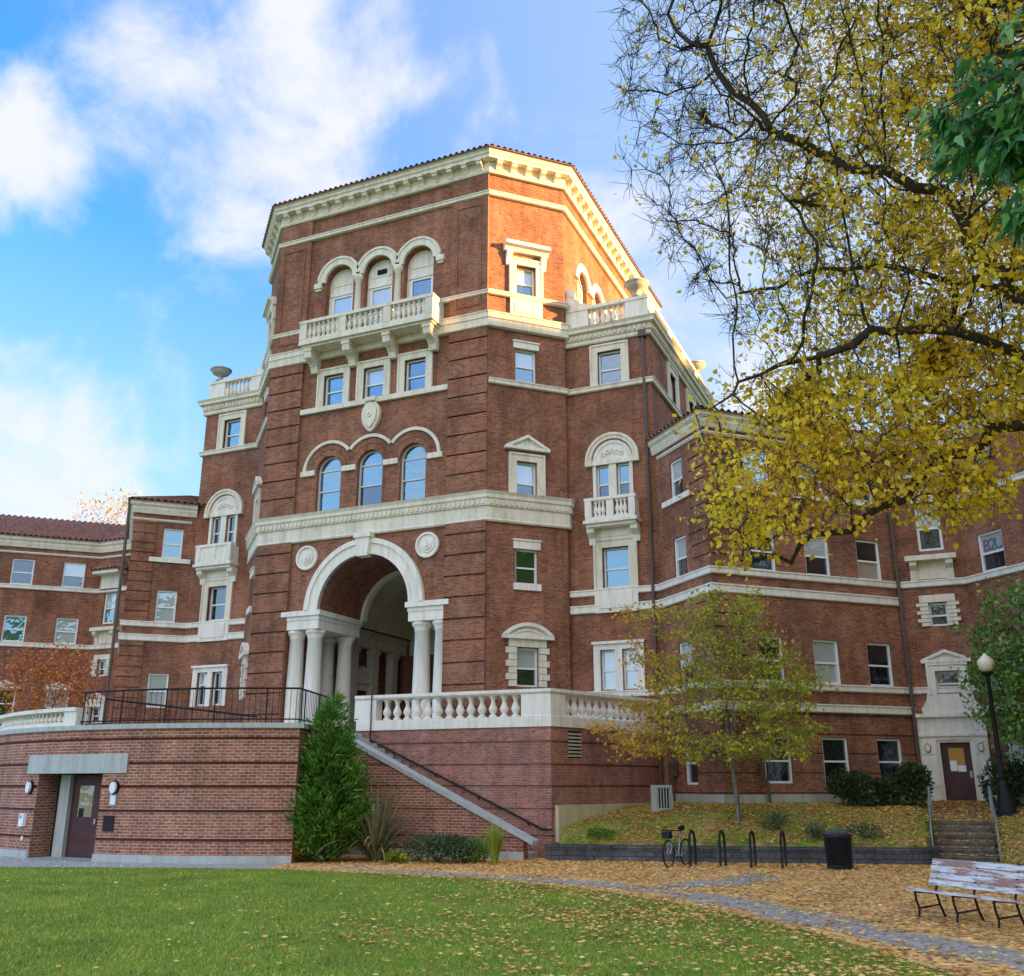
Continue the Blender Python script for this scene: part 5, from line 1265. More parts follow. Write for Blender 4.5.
def branches(pos, par, r0=0.006, ex=2.3, floor=None):
    n = len(pos); ch = [[] for _ in range(n)]
    for i in range(1, n):
        if par[i] >= 0: ch[par[i]].append(i)
    rad = np.zeros(n)
    for i in range(n - 1, -1, -1):
        rad[i] = (sum(rad[c] ** ex for c in ch[i])) ** (1 / ex) if ch[i] else r0
    for i, f in (floor or {}).items(): rad[i] = max(rad[i], f)
    mb = MB(); stack = [(0, None)]
    while stack:
        s, pre = stack.pop(); chain = ([pre] if pre is not None else []) + [s]; cur = s
        while ch[cur]:
            k = max(ch[cur], key=lambda c: rad[c])
            for c in ch[cur]:
                if c != k: stack.append((c, cur))
            chain.append(k); cur = k
        if len(chain) < 2: continue
        rr = [rad[i] for i in chain]
        if pre is not None: rr[0] = rad[chain[1]]
        mx = max(rr); mb.tube([pos[i] for i in chain], rr, 8 if mx > 0.08 else (5 if mx > 0.02 else 3))
    return mb, rad, ch
def ell(n, c, r, rot=0.0, power=1.0, shell=0.0):
    v = nr.normal(size=(n, 3)); v /= np.linalg.norm(v, axis=1, keepdims=True); u = nr.uniform(shell ** 3, 1, n) ** (1 / 3)
    v = v * u[:, None] * np.array(r)
    if rot: cs, sn = math.cos(rot), math.sin(rot); v = np.stack([v[:, 0] * cs - v[:, 1] * sn, v[:, 0] * sn + v[:, 1] * cs, v[:, 2]], 1)
    return v + np.array(c)
CAMR = np.array([math.cos(0.4172), math.sin(0.4172), 0]); CAMF = np.array([-math.sin(0.4172), math.cos(0.4172), 0])
def twigs(mb, pos, rad, ch, par, n, lo, hi, r, keep=None):
    tips = [i for i in range(len(pos)) if rad[i] < max(0.016, 1.3 * rad[rad > 0].min())]
    out = []
    for i in tips:
        d0 = pos[i] - pos[par[i]]
        for k in range(n):
            d = d0 / (np.linalg.norm(d0) + 1e-9) * 0.7 + nr.normal(size=3) * 0.55; d /= np.linalg.norm(d); L = nr.uniform(lo, hi)
            e = pos[i] + d * L; m = pos[i] + d * L * 0.5 + nr.normal(size=3) * 0.03
            mb.tube([pos[i], m, e], [r, r * 0.8, r * 0.5], 3); out.append((m, d)); out.append((e, d))
    return out
def big_tree():
    t = thing('autumn_tree', 'big spreading tree with thin yellow leaves and dark limbs reaching in from the right', 'tree', (24.0, -15.3, GZ))
    C = np.array([23.2, -15.4, 11.8])
    a = ell(9500, (0, 0, 0), (7.6, 4.6, 7.6), shell=0.15)
    a = C + a[:, :1] * CAMR + a[:, 1:2] * CAMF + a[:, 2:] * np.array([0, 0, 1])
    keep = ~((a[:, 2] < 6.4) & ((a - C) @ CAMR > -4.6))
    a = a[keep]
    lobes = [((19.6, -16.6, 5.1), (2.0, 1.3, 0.9), 420), ((18.2, -17.3, 4.1), (1.2, 1.0, 0.7), 200), ((20.4, -16.2, 4.4), (1.5, 1.1, 0.55), 240), ((21.6, -15.9, 5.7), (1.7, 1.3, 0.5), 220), ((18.9, -16.2, 6.2), (1.5, 1.2, 0.7), 240), ((22.8, -15.8, 4.6), (1.2, 0.9, 0.35), 80)]
    parts_ = [a]
    for c_, r_, n_ in lobes:
        b = ell(n_, (0, 0, 0), r_); parts_.append(np.array(c_) + b[:, :1] * CAMR + b[:, 1:2] * CAMF + b[:, 2:] * np.array([0, 0, 1]))
    attr = np.concatenate(parts_)
    trunk = [(24.2, -15.2, GZ), (24.15, -15.2, -0.5), (24.1, -15.25, 1.2), (24.0, -15.3, 2.8), (23.9, -15.3, 4.2), (23.85, -15.35, 5.6), (23.8, -15.4, 7.0)]
    limbs = [(4, [(21.82, -15.69, 5.27), (20.73, -15.83, 4.9), (19.64, -16.03, 4.13), (18.42, -16.33, 3.57), (17.6, -16.57, 3.2)], 0.115),
             (5, [(22.3, -15.71, 6.84), (21.65, -15.68, 8.17), (21.21, -15.65, 9.63), (19.43, -15.64, 10.81), (18.53, -15.92, 11.41), (17.66, -16.24, 12.86), (16.9, -16.63, 14.1)], 0.12),
             (6, [(21.84, -15.19, 7.83), (20.53, -14.82, 8.7), (18.66, -14.7, 9.09), (17.3, -14.9, 8.79)], 0.095),
             (5, [(21.43, -16.16, 6.57), (19.82, -16.63, 6.86), (18.12, -16.98, 6.25), (17.1, -17.28, 5.71)], 0.085),
             (6, [(23.4, -15.5, 9.5), (22.4, -15.9, 12.0), (21.2, -16.2, 14.2), (20.4, -16.6, 16.2)], 0.12)]
    par0 = [-1] + list(range(len(trunk) - 1)); fl = {}
    for root, pts, r in limbs:
        prev = np.array(trunk[root]); pi_ = root; tot = len(pts) * 4; k = 0
        for q in pts:
            q = np.array(q); a0 = prev.copy()
            for j in range(1, 5):
                p_ = a0 + (q - a0) * j / 4 + (nr.normal(size=3) * 0.07 if j < 4 else 0); trunk.append(tuple(p_)); par0.append(pi_); pi_ = len(trunk) - 1; k += 1
                fl[pi_] = r * (0.78 if root != 4 else 1.0) * (1 - 0.80 * k / tot)
            prev = q
    for i in range(7): fl[i] = 0.42 - 0.025 * i
    pos, par = colonize(attr, trunk, 0.25, 2.4, 0.29, 200, (0, 0, 0.03), par0)
    mb, rad, ch = branches(pos, par, 0.0062, 2.25, fl)
    tw = twigs(mb, pos, rad, ch, par, 5, 0.14, 0.50, 0.0058)
    mb.build('trunk', M['bark'], t)
    # leaves: sparse to bare on the outer upper left, dense low and to the right
    P, D, T = [], [], []
    for m, d in tw:
        u = (m - C) @ CAMR; z = m[2]
        low = z < 6.6
        dens = 0.9 if low else np.clip((u + 6.0) / 6.5, 0.04, 1.0) * np.clip(1.2 - (z - 7) / 18, 0.4, 1.0) * (1.0 + 0.7 * math.sin(m[0] * 2.1 + m[2] * 1.3) * math.sin(m[1] * 1.9 - m[2] * 1.7))
        k = nr.poisson(dens * (2.3 * max(0.1, 1 + 0.9 * math.sin(m[0] * 3.1) * math.sin(m[2] * 3.7 + m[1] * 2)) if low else 2.3))
        for _ in range(k):
            P.append(m + nr.normal(size=3) * 0.10); D.append(d * 0.4 + nr.normal(size=3) * 0.6 + np.array([0, 0, -0.7]))
            T.append(np.clip(0.25 + 0.25 * math.sin(m[0] * 1.7 + z) + (0.35 if (low and u > -2.2) else 0) - (0.25 if z > 9 else 0) + nr.normal() * 0.12, 0, 1))
    leaves('crown', P, D, 0.096, M['leaf_yellow'], t, 0.75, np.array(T))
    return len(P), len(pos)
NB = big_tree(); print('big tree', NB)
def small_tree(name, label, base, crown_attr, trunk, m, leaf, per, r0=0.005, D=0.25, dk=0.3, di=1.6, width=0.7, bark='bark_grey', tint=None, group=None, droop=-0.3, tl=(0.12, 0.35), ex=2.3, flat=1.0):
    t = thing(name, label, 'tree', base, group)
    pos, par = colonize(crown_attr, trunk, D, di, dk, 90)
    mb, rad, ch = branches(pos, par, r0, ex); tw = twigs(mb, pos, rad, ch, par, 2, tl[0], tl[1], r0 * 0.8)
    mb.build('trunk', M[bark], t)
    P, D_, T = [], [], []
    for p, d in tw:
        for _ in range(nr.poisson(per)):
            P.append(p + nr.normal(size=3) * leaf * np.array([1.3, 1.3, flat])); D_.append(d * 0.5 + nr.normal(size=3) * 0.5 + np.array([0, 0, droop])); T.append(tint(p) if tint else 0)
    leaves('crown', P, D_, leaf, M[m], t, width, np.array(T))
    return t
# young maple in front of the corner of the right wing
mc = np.array([14.2, -1.9, 0])
A_ = []
for z, lft, rgt, dep in ((0.85, 3.4, 2.0, 1.5), (1.35, 4.1, 2.6, 1.6), (2.05, 3.2, 2.2, 1.6), (2.75, 2.4, 2.9, 1.5), (3.45, 2.9, 2.3, 1.3), (4.15, 1.7, 1.5, 1.1), (4.85, 3.3, 1.2, 0.9), (5.45, 0.9, 1.1, 0.7)):
    n = int(46 * (lft + rgt)); x = nr.uniform(-1, 1, n); x = np.sign(x) * np.abs(x) ** 0.8; x = np.where(x < 0, x * lft, x * rgt); y = nr.uniform(-1, 1, n) * dep * np.sqrt(np.clip(1 - (x / max(lft, rgt)) ** 2, 0.1, 1))
    A_.append(mc + x[:, None] * CAMR + y[:, None] * CAMF + (z + nr.normal(size=n) * 0.07 + 0.05 * np.abs(x))[:, None] * np.array([0, 0, 1]))
gz = height(14.25, -1.75)
small_tree('maple_tree', 'young maple turning green to orange in front of the brick wing corner', (14.25, -1.75, gz), np.concatenate(A_),
           [(14.25, -1.75, gz - 0.1), (14.24, -1.75, gz + 0.6), (14.2, -1.78, gz + 1.2), (14.17, -1.8, gz + 1.7)], 'leaf_maple', 0.105, 3.7, 0.0062, 0.22, 0.30, 1.5, 0.8,
           tint=lambda p: np.clip(-((p - mc) @ CAMR + 1.0) / 2.2 + nr.normal() * 0.2, 0, 1) * 0.9 + 0.1 * nr.random(), droop=-0.15, flat=0.4)
# green tree by the right door
gc = np.array([23.1, 2.1, 3.4]); e = ell(900, (0, 0, 0), (3.1, 1.15, 3.1)); dk_ = np.array([S2, -S2, 0]); dn_ = np.array([S2, S2, 0])
e = gc + e[:, :1] * dk_ + e[:, 1:2] * dn_ + e[:, 2:] * np.array([0, 0, 1]); gz = height(23.5, 1.7)
small_tree('green_tree', 'leafy green tree standing behind the lamp post by the right door', (23.5, 1.7, gz), e, [(23.5, 1.7, gz - 0.1), (23.45, 1.75, gz + 0.6), (23.4, 1.8, gz + 1.2)], 'leaf_green', 0.145, 5.0, 0.005, 0.26, 0.36, 1.6, 0.7, bark='bark')
# orange tree in the left courtyard
e = ell(480, (-16.6, 0.4, 4.2), (2.7, 1.6, 2.0))
small_tree('orange_tree', 'small orange leaved tree in the courtyard before the far left wing', (-16.2, 0.3, CZ), e, [(-16.2, 0.3, CZ - 0.1), (-16.2, 0.3, CZ + 0.6), (-16.25, 0.32, CZ + 1.1)], 'leaf_red', 0.125, 2.6, 0.006, 0.28, 0.4, 1.6, 0.7, bark='bark')
# autumn tree beyond the left roof
e = ell(420, (-35.0, 20.0, 15.8), (4.2, 3.0, 5.2))
small_tree('distant_tree', 'pale bare topped autumn tree rising behind the tiled left roof', (-35, 20, GZ), e, [(-35, 20, GZ + 2.0 * i) for i in range(6)], 'leaf_pale', 0.22, 3.0, 0.016, 0.6, 0.8, 3.0, 0.7, bark='bark_grey', droop=0, tl=(0.5, 1.1))
def glossy_tree():
    t = thing('glossy_tree', 'dark glossy evergreen foliage hanging in at the upper right edge', 'tree', (24.4, -24.2, GZ))
    mb = MB(); mb.tube([(24.4, -24.2, GZ), (24.3, -24.2, 1.5), (24.2, -24.1, 4.2), (24.0, -24.0, 7.5), (24.0, -24, 10)], [0.24, 0.2, 0.17, 0.12, 0.06], 9)
    P, D = [], []
    spots = []
    for c, r, n in (((21.62, -23.6, 5.42), (0.92, 0.6, 0.55), 105), ((21.75, -23.6, 4.5), (0.55, 0.4, 0.20), 30), ((22.4, -23.7, 6.4), (0.9, 0.7, 0.5), 36), ((23.8, -24.0, 7.6), (1.6, 1.5, 1.5), 70)):
        spots += list(ell(n, c, r))
    for p in spots:
        h = np.array([24.1, -24.05, min(8.0, p[2] + 0.5)]); m = (h + p) / 2 + np.array([0, 0, 0.15])
        mb.tube([h, m, p], [0.03, 0.018, 0.008], 4)
        for k in range(20):
            a = nr.normal(size=3) * 0.55; P.append(p + nr.normal(size=3) * 0.07); D.append(np.array([-0.30, -0.1, -0.75]) + a * 0.7)
    mb.build('trunk', M['bark'], t); leaves('crown', P, D, 0.19, M['leaf_glossy'], t, 0.28, fold=0.3)
glossy_tree()
def shrub(name, label, c, r, n, leaf, m, cat='shrub', group=None, width=0.6, lumps=12, stems=9, bark='bark'):
    t = thing(name, label, cat, c, group); c = np.array(c, float); P = []
    rx, ry, rz = r
    for _ in range(lumps):
        a = nr.uniform(0, 2 * math.pi); h = nr.uniform(0.25, 1.0); q = c + np.array([math.cos(a) * rx * 0.55 * (1.2 - h * 0.6), math.sin(a) * ry * 0.55 * (1.2 - h * 0.6), rz * 2 * h * 0.72])
        P.append(ell(n // lumps, q, (rx * 0.55, ry * 0.55, rz * 0.52), shell=0.55))
    P = np.concatenate(P); P = P[P[:, 2] > c[2] + 0.02]
    D = (P - (c + np.array([0, 0, rz * 0.6]))); D = D / (np.linalg.norm(D, axis=1, keepdims=True) + 1e-6) + nr.normal(size=P.shape) * 0.6
    leaves('foliage', P, D, leaf, M[m], t, width)
    mb = MB()
    for _ in range(stems):
        a = nr.uniform(0, 2 * math.pi); mb.tube([c + np.array([0, 0, -0.05]), c + np.array([math.cos(a) * rx * 0.3, math.sin(a) * ry * 0.3, rz * 0.8]), c + np.array([math.cos(a) * rx * 0.6, math.sin(a) * ry * 0.6, rz * 1.5])], [0.02, 0.014, 0.006], 4)
    mb.build('stems', M[bark], t); return t
# evergreen shrubs against the right wing
for (x, y), r, lab in (((17.05, 2.05), (0.72, 0.6, 0.62), 'dark evergreen shrub under the wing windows, leftmost of three'),
                       ((17.95, 2.75), (0.55, 0.5, 0.55), 'dark evergreen shrub between two others under the wing windows'),
                       ((18.85, 3.2), (0.66, 0.55, 0.72), 'dark evergreen shrub just left of the maroon entrance door')):
    shrub('evergreen_shrub', lab, (x, y, height(x, y)), r, 3600, 0.10, 'leaf_hedge', group='evergreen shrubs along the right wing')
shrub('evergreen_shrub', 'large dark evergreen shrub right of the maroon door behind the lamp post', (21.75, 3.2, height(21.75, 3.2)), (0.95, 0.7, 0.85), 4600, 0.10, 'leaf_hedge', group='evergreen shrubs along the right wing')
# plants on the bank behind the block wall
for (x, y), r, m, lab in (((15.35, -1.75), (0.5, 0.4, 0.28), 'leaf_sage', 'low grey green perennial above the wall behind the bike racks'), ((16.4, -1.9), (0.36, 0.3, 0.25), 'leaf_sage', 'pale grey green tuft above the wall just left of the litter bin'),
                          ((17.7, -1.55), (0.55, 0.35, 0.27), 'leaf_sage', 'straggly pale perennial above the wall right of the litter bin'), ((10.6, -3.35), (0.55, 0.25, 0.16), 'leaf_conifer', 'low green ground plant at the left end of the block wall')):
    shrub('bank_plant', lab, (x, y, height(x, y) - 0.03), r, 520, 0.09, m, 'plant', width=0.3, lumps=5, stems=4)
# planting bed at the stair
def conifer(c, H, rb):
    t = thing('conifer_tree', 'bright green conical conifer standing between curved wall and stair', 'tree', c); c = np.array(c); P, D = [], []
    for k in range(330):
        z = 1 - math.sqrt(nr.uniform(0, 1)); a = nr.uniform(0, 2 * math.pi)
        pr = np.interp(z, [0, 0.06, 0.2, 0.45, 0.62, 0.8, 0.93, 1], [0.80, 0.98, 1.0, 0.82, 0.55, 0.33, 0.16, 0.03])
        Ln = rb * pr * nr.uniform(0.72, 1.32) + 0.06; up_ = nr.uniform(0.35, 0.9)
        d = np.array([math.cos(a), math.sin(a), up_ * 0.55]); o_ = c + np.array([0, 0, z * H + 0.03])
        m_ = int(42 * (0.4 + pr)); t_ = nr.uniform(0.25, 1.0, m_) ** 0.8
        q_ = o_ + d * (t_ * Ln)[:, None] + np.array([0, 0, 1]) * ((t_ ** 2) * Ln * 0.25)[:, None] + nr.normal(size=(m_, 3)) * (0.05 + 0.07 * (1 - t_))[:, None] * np.array([1.3, 1.3, 0.9])
        q_[:, 2] = np.maximum(q_[:, 2], c[2] + 0.02); P.append(q_); D.append(d * 0.9 + np.array([0, 0, 0.45]) + nr.normal(size=(m_, 3)) * 0.40)
    P = np.concatenate(P); D = np.concatenate(D)
    leaves('foliage', P, D, 0.17, M['leaf_conifer'], t, 0.30)
    mb = MB(); mb.tube([c, c + np.array([0.02, 0, H * 0.5]), c + np.array([0, 0, H * 0.97])], [0.10, 0.06, 0.01], 7)
    for k in range(60):
        z = nr.uniform(0.05, 0.92); a = nr.uniform(0, 2 * math.pi); r = rb * np.interp(z, [0, 0.2, 0.45, 0.8, 1], [0.8, 0.9, 0.75, 0.3, 0.02])
        mb.tube([c + np.array([0, 0, z * H]), c + np.array([r * math.cos(a) * 0.8, r * math.sin(a) * 0.8, z * H + 0.35 * r])], [0.02, 0.005], 3)
    mb.build('trunk', M['bark'], t)
conifer((3.62, -7.05, GZ), 4.75, 0.92)
def blades(name, label, c, n, L, w, m, spread, cat='plant', seg=6, droop=0.8):
    t = thing(name, label, cat, c); c = np.array(c, float); mb = MB()
    for i in range(n):
        a = nr.uniform(0, 2 * math.pi); lean = nr.uniform(0.02, 1) ** 0.8 * spread; l = L * nr.uniform(0.6, 1.1); d = np.array([math.cos(a), math.sin(a), 0]); s = np.array([-d[1], d[0], 0])
        p = c + d * nr.uniform(0, 0.12) * L * 0.6; pts = []; el = math.pi / 2 - lean * 0.5
        for k in range(seg + 1):
            f = k / seg; ww = w * (0.7 + 0.6 * f if f < 0.4 else (1 - f) / 0.6 * 0.95 + 0.02); pts.append((p + s * ww / 2, p - s * ww / 2)); p = p + (d * math.cos(el) + np.array([0, 0, 1]) * math.sin(el)) * l / seg; el -= lean * droop / seg * (1 + f)
        base = len(mb.v)
        for a_, b_ in pts: mb.v += [tuple(a_), tuple(b_)]
        for k in range(seg): mb.f.append((base + 2 * k, base + 2 * k + 1, base + 2 * k + 3, base + 2 * k + 2))
    o = mb.build('leaves', M[m], t); return t
blades('flax_plant', 'spiky flax plant with long striped sword leaves beside the conifer', (4.85, -6.35, GZ), 170, 2.35, 0.085, 'leaf_flax', 1.75)
blades('ornamental_grass', 'upright tuft of fine green grass at the foot of the stair', (8.45, -6.1, GZ), 420, 1.1, 0.018, 'leaf_chart', 0.5)
shrub('bed_shrub', 'low grey green shrub with twiggy stems below the stair coping', (6.75, -6.1, GZ), (1.15, 0.6, 0.40), 3000, 0.10, 'leaf_sage', width=0.4, lumps=14)
shrub('bed_shrub', 'darker green low shrub next to the upright grass tuft', (7.55, -5.6, GZ), (0.8, 0.45, 0.34), 1800, 0.09, 'leaf_green', width=0.45, lumps=11)
shrub('hosta_plant', 'small yellow green plant on the path edge in front of the flax', (5.75, -6.75, GZ), (0.42, 0.35, 0.16), 320, 0.12, 'leaf_chart', 'plant', width=0.6, stems=4)
shrub('bed_shrub', 'small yellowish shrub at the corner of the curved wall', (3.1, -7.6, GZ), (0.32, 0.3, 0.26), 420, 0.07, 'leaf_maple', width=0.5)

# ------------------------------------------------------------------ street furniture
def lamp_post():
    c = (21.42, 1.9, height(21.42, 1.9)); t = thing('street_lamp', 'black iron lamp post with a pale acorn globe beside the garden steps', 'street lamp', c)
    b = c[2]; H = 3.25 - b
    mb = MB(); mb.lathe(c, [(0.30, -0.05), (0.30, 0.10), (0.26, 0.14), (0.25, 0.22), (0.20, 0.45), (0.15, 0.80), (0.15, 0.86), (0.11, 0.92), (0.085, 1.0)], 14); mb.build('base', M['iron'], t)
    mb = MB(); mb.lathe(c, [(0.085, 1.0), (0.075, 1.1), (0.060, H - 0.2), (0.075, H - 0.18), (0.06, H - 0.12), (0.10, H - 0.06), (0.17, H), (0.18, H + 0.05), (0.15, H + 0.06)], 12); mb.build('pole', M['iron'], t, True)
    mb = MB(); mb.lathe(c, [(0.14, H + 0.06), (0.21, H + 0.18), (0.245, H + 0.32), (0.22, H + 0.42), (0.12, H + 0.52), (0.06, H + 0.56), (0.05, H + 0.60), (0.01, H + 0.63)], 18); mb.build('globe', M['lampglass'], t, True)
lamp_post()
def bench():
    ax = Vector((0.757, -0.653, 0)).normalized(); bk = Vector((0.653, 0.757, 0)).normalized()   # along the seat, toward the back
    o = Vector((19.35, -13.36, GZ)) - ax * 0.14
    t = thing('park_bench', 'slatted bench with peeling white paint and black iron legs on the leafy path', 'bench', tuple(o + ax * 0.9))
    F = Face(o.x, o.y, ax.x, ax.y, -bk.x, -bk.y); L = 1.82
    for i in range(5):
        mb = MB(); d = -0.02 - 0.098 * i; mb.box(F, 0, L, GZ + 0.43 - 0.012 * i, GZ + 0.465 - 0.012 * i, d - 0.085, d); mb.build('seat_slat', M['peeling'], t)
    for i in range(4):
        z = GZ + 0.50 + 0.105 * i; d = -0.50 - 0.045 * i
        mb = MB(); mb.side(F, [(d - 0.035, z), (d, z), (d - 0.03, z + 0.088), (d - 0.065, z + 0.088)], 0.02, L - 0.02 + 0.02); mb.build('back_slat', M['peeling'], t)
    for s in (0.16, 0.91, 1.66):
        mb = MB()
        mb.tube([F.p(s, GZ, -0.06), F.p(s, GZ + 0.16, -0.09), F.p(s, GZ + 0.30, -0.04), F.p(s, GZ + 0.42, -0.03)], 0.021, 6)
        mb.tube([F.p(s, GZ, -0.66), F.p(s, GZ + 0.2, -0.56), F.p(s, GZ + 0.41, -0.50), F.p(s, GZ + 0.60, -0.57), F.p(s, GZ + 0.92, -0.70)], 0.021, 6)
        mb.tube([F.p(s, GZ + 0.42, -0.03), F.p(s, GZ + 0.38, -0.50)], 0.019, 6); mb.tube([F.p(s, GZ + 0.17, -0.09), F.p(s, GZ + 0.20, -0.56)], 0.015, 5)
        mb.build('leg_frame', M['iron'], t)
bench()
def bin_():
    c = (17.2, -3.95, GZ); t = thing('litter_bin', 'round black slatted litter bin standing before the low block wall', 'bin', c)
    mb = MB(); n = 30
    for i in range(n):
        a = 2 * math.pi * i / n; d = (math.cos(a), math.sin(a))
        mb.tube([(c[0] + d[0] * 0.29, c[1] + d[1] * 0.29, GZ + 0.04), (c[0] + d[0] * 0.325, c[1] + d[1] * 0.325, GZ + 0.80)], 0.024, 4)
    mb.build('slats', M['iron'], t)
    mb = MB(); mb.lathe(c, [(0.27, 0.02), (0.30, 0.78), (0.29, 0.78), (0.10, 0.72)], 24); mb.build('liner', M['iron'], t)
    mb = MB(); mb.lathe(c, [(0.33, 0.76), (0.36, 0.79), (0.36, 0.85), (0.33, 0.87), (0.30, 0.85)], 24, False); mb.lathe(c, [(0.31, 0.06), (0.325, 0.09), (0.31, 0.12)], 24, False); mb.build('rim', M['iron'], t, True)
    mb = MB(); mb.lathe(c, [(0.31, 0.83), (0.27, 0.92), (0.16, 0.98), (0.02, 1.0)], 20); mb.build('lid', M['block'], t, True)
bin_()
def rack(i, lab):
    x, y = 13.52 + 0.765 * i, -4.78 + 0.16 * i; t = thing('bike_rack', lab, 'bike rack', (x, y, GZ), 'bike racks in a row')
    mb = MB(); pts = [(x, y, GZ)] + [(x, y + 0.30 - 0.30 * math.cos(R(a)), GZ + 0.62 + 0.28 * math.sin(R(a))) for a in range(0, 181, 15)] + [(x, y + 0.60, GZ)]
    mb.tube(pts, 0.035, 8); mb.build('hoop', M['iron'], t, True)
    mb = MB(); mb.lathe((x, y, GZ), [(0.07, 0), (0.07, 0.02)], 8); mb.build('foot_plate', M['iron'], t); mb = MB(); mb.lathe((x, y + 0.6, GZ), [(0.07, 0), (0.07, 0.02)], 8); mb.build('foot_plate', M['iron'], t)
for i, lab in enumerate(('black hoop bike rack nearest to the parked bicycle', 'black hoop bike rack, second from the parked bicycle', 'black hoop bike rack, third from the parked bicycle', 'black hoop bike rack farthest from the bicycle, nearest the litter bin')): rack(i, lab)
def bicycle():
    f = Vector((13.02, -5.05, GZ)); r = Vector((13.22, -4.05, GZ)); up = Vector((0, 0, 1)); d = (f - r).normalized(); s = Vector((d.y, -d.x, 0))
    t = thing('bicycle', 'dark bicycle parked upright at the left end of the bike racks', 'bicycle', tuple((f + r) / 2))
    for c in (f, r):
        mb = MB(); q = c + up * 0.34; n = 28
        mb.tube([q + (d * math.cos(2 * math.pi * k / n) + up * math.sin(2 * math.pi * k / n)) * 0.33 for k in range(n + 1)], 0.022, 6); W = mb.build('wheel', M['iron'], t, True)
        mb = MB()
        for k in range(12): mb.tube([q, q + (d * math.cos(math.pi * k / 6) + up * math.sin(math.pi * k / 6)) * 0.31], 0.004, 3)
        mb.build('spokes', M['steel'], W)
    hf, hr = f + up * 0.34, r + up * 0.34; bb = r + d * 0.44 + up * 0.28; seat = r + d * 0.26 + up * 0.80; head = f - d * 0.16 + up * 0.78; hd2 = f - d * 0.12 + up * 0.62
    mb = MB()
    for a, b in ((bb, seat), (seat - up * 0.08, head), (bb, hd2), (head, hd2), (bb, hr), (seat - up * 0.1, hr)): mb.tube([a, b], 0.02, 6)
    for k in (-1, 1): mb.tube([hd2, hd2 + s * 0.05 * k - up * 0.08, hf + s * 0.05 * k], 0.014, 5)
    mb.build('frame', M['steel'], t)
    mb = MB(); st = head + up * 0.14; mb.tube([head, st], 0.018, 6); mb.tube([st - s * 0.30 - d * 0.06, st - s * 0.2 + d * 0.04, st + d * 0.06, st + s * 0.2 + d * 0.04, st + s * 0.30 - d * 0.06], 0.018, 6); mb.build('handlebar', M['iron'], t)
    mb = MB(); mb.tube([seat, seat + up * 0.14], 0.016, 6); mb.tube([seat + up * 0.16 - d * 0.14, seat + up * 0.165, seat + up * 0.15 + d * 0.14], [0.075, 0.055, 0.02], 8); mb.build('saddle', M['iron'], t)
    mb = MB(); q = head + d * 0.22; mb.box(Face(q.x, q.y, s.x, s.y, d.x, d.y), -0.11, 0.11, q.z - 0.06, q.z + 0.12, -0.09, 0.09); mb.build('basket', M['iron'], t)
    mb = MB(); mb.tube([bb - s * 0.11, bb + s * 0.11], 0.012, 5); mb.tube([bb + s * 0.11, bb + s * 0.11 - up * 0.16], 0.012, 5); mb.tube([bb - s * 0.11, bb - s * 0.11 + up * 0.16], 0.012, 5); mb.build('crank', M['steel'], t)
bicycle()
def ac():
    x, y = 11.75, -0.85; z = height(x, y) - 0.02; t = thing('air_conditioner', 'beige outdoor air conditioning unit on the bank beside the terrace wall', 'air conditioner', (x, y, z))
    F = Face(x, y, CAMR[0], CAMR[1], -CAMF[0], -CAMF[1])
    mb = MB(); mb.box(F, -0.32, 0.32, z + 0.06, z + 0.80, -0.3, 0.0); B = mb.build('casing', M['coping'], t)
    mb = MB(); mb.box(F, -0.16, 0.24, z + 0.12, z + 0.72, 0.0, 0.012); B2 = mb.build('grille_back', M['dark'], t)
    mb = MB()
    for k in range(5): mb.box(F, -0.15 + 0.088 * k, -0.12 + 0.088 * k, z + 0.12, z + 0.72, 0.012, 0.03)
    mb.box(F, -0.18, 0.26, z + 0.72, z + 0.75, 0.0, 0.035); mb.box(F, -0.18, 0.26, z + 0.09, z + 0.12, 0, 0.035); mb.build('grille', M['coping'], t)
    mb = MB(); mb.box(F, -0.36, 0.36, z - 0.06, z + 0.06, -0.35, 0.04); mb.build('pad', M['plinth'], t)
ac()
def meter():
    p = KR.p(0.55, 0.55, 0.0); t = thing('utility_meter', 'dark utility meter with pipes fixed to brick above the air conditioner', 'meter', p)
    mb = MB(); mb.box(KR, 0.40, 0.70, 0.25, 0.70, 0.05, 0.25); mb.build('box', M['pipe'], t)
    mb = MB(); mb.tube([KR.p(0.55, 0.25, 0.15), KR.p(0.55, -0.6, 0.15)], 0.03, 6); mb.tube([KR.p(0.62, 0.7, 0.15), KR.p(0.62, 1.4, 0.1), KR.p(0.8, 1.9, 0.05)], 0.025, 6); mb.build('pipe', M['pipe'], t)
meter()

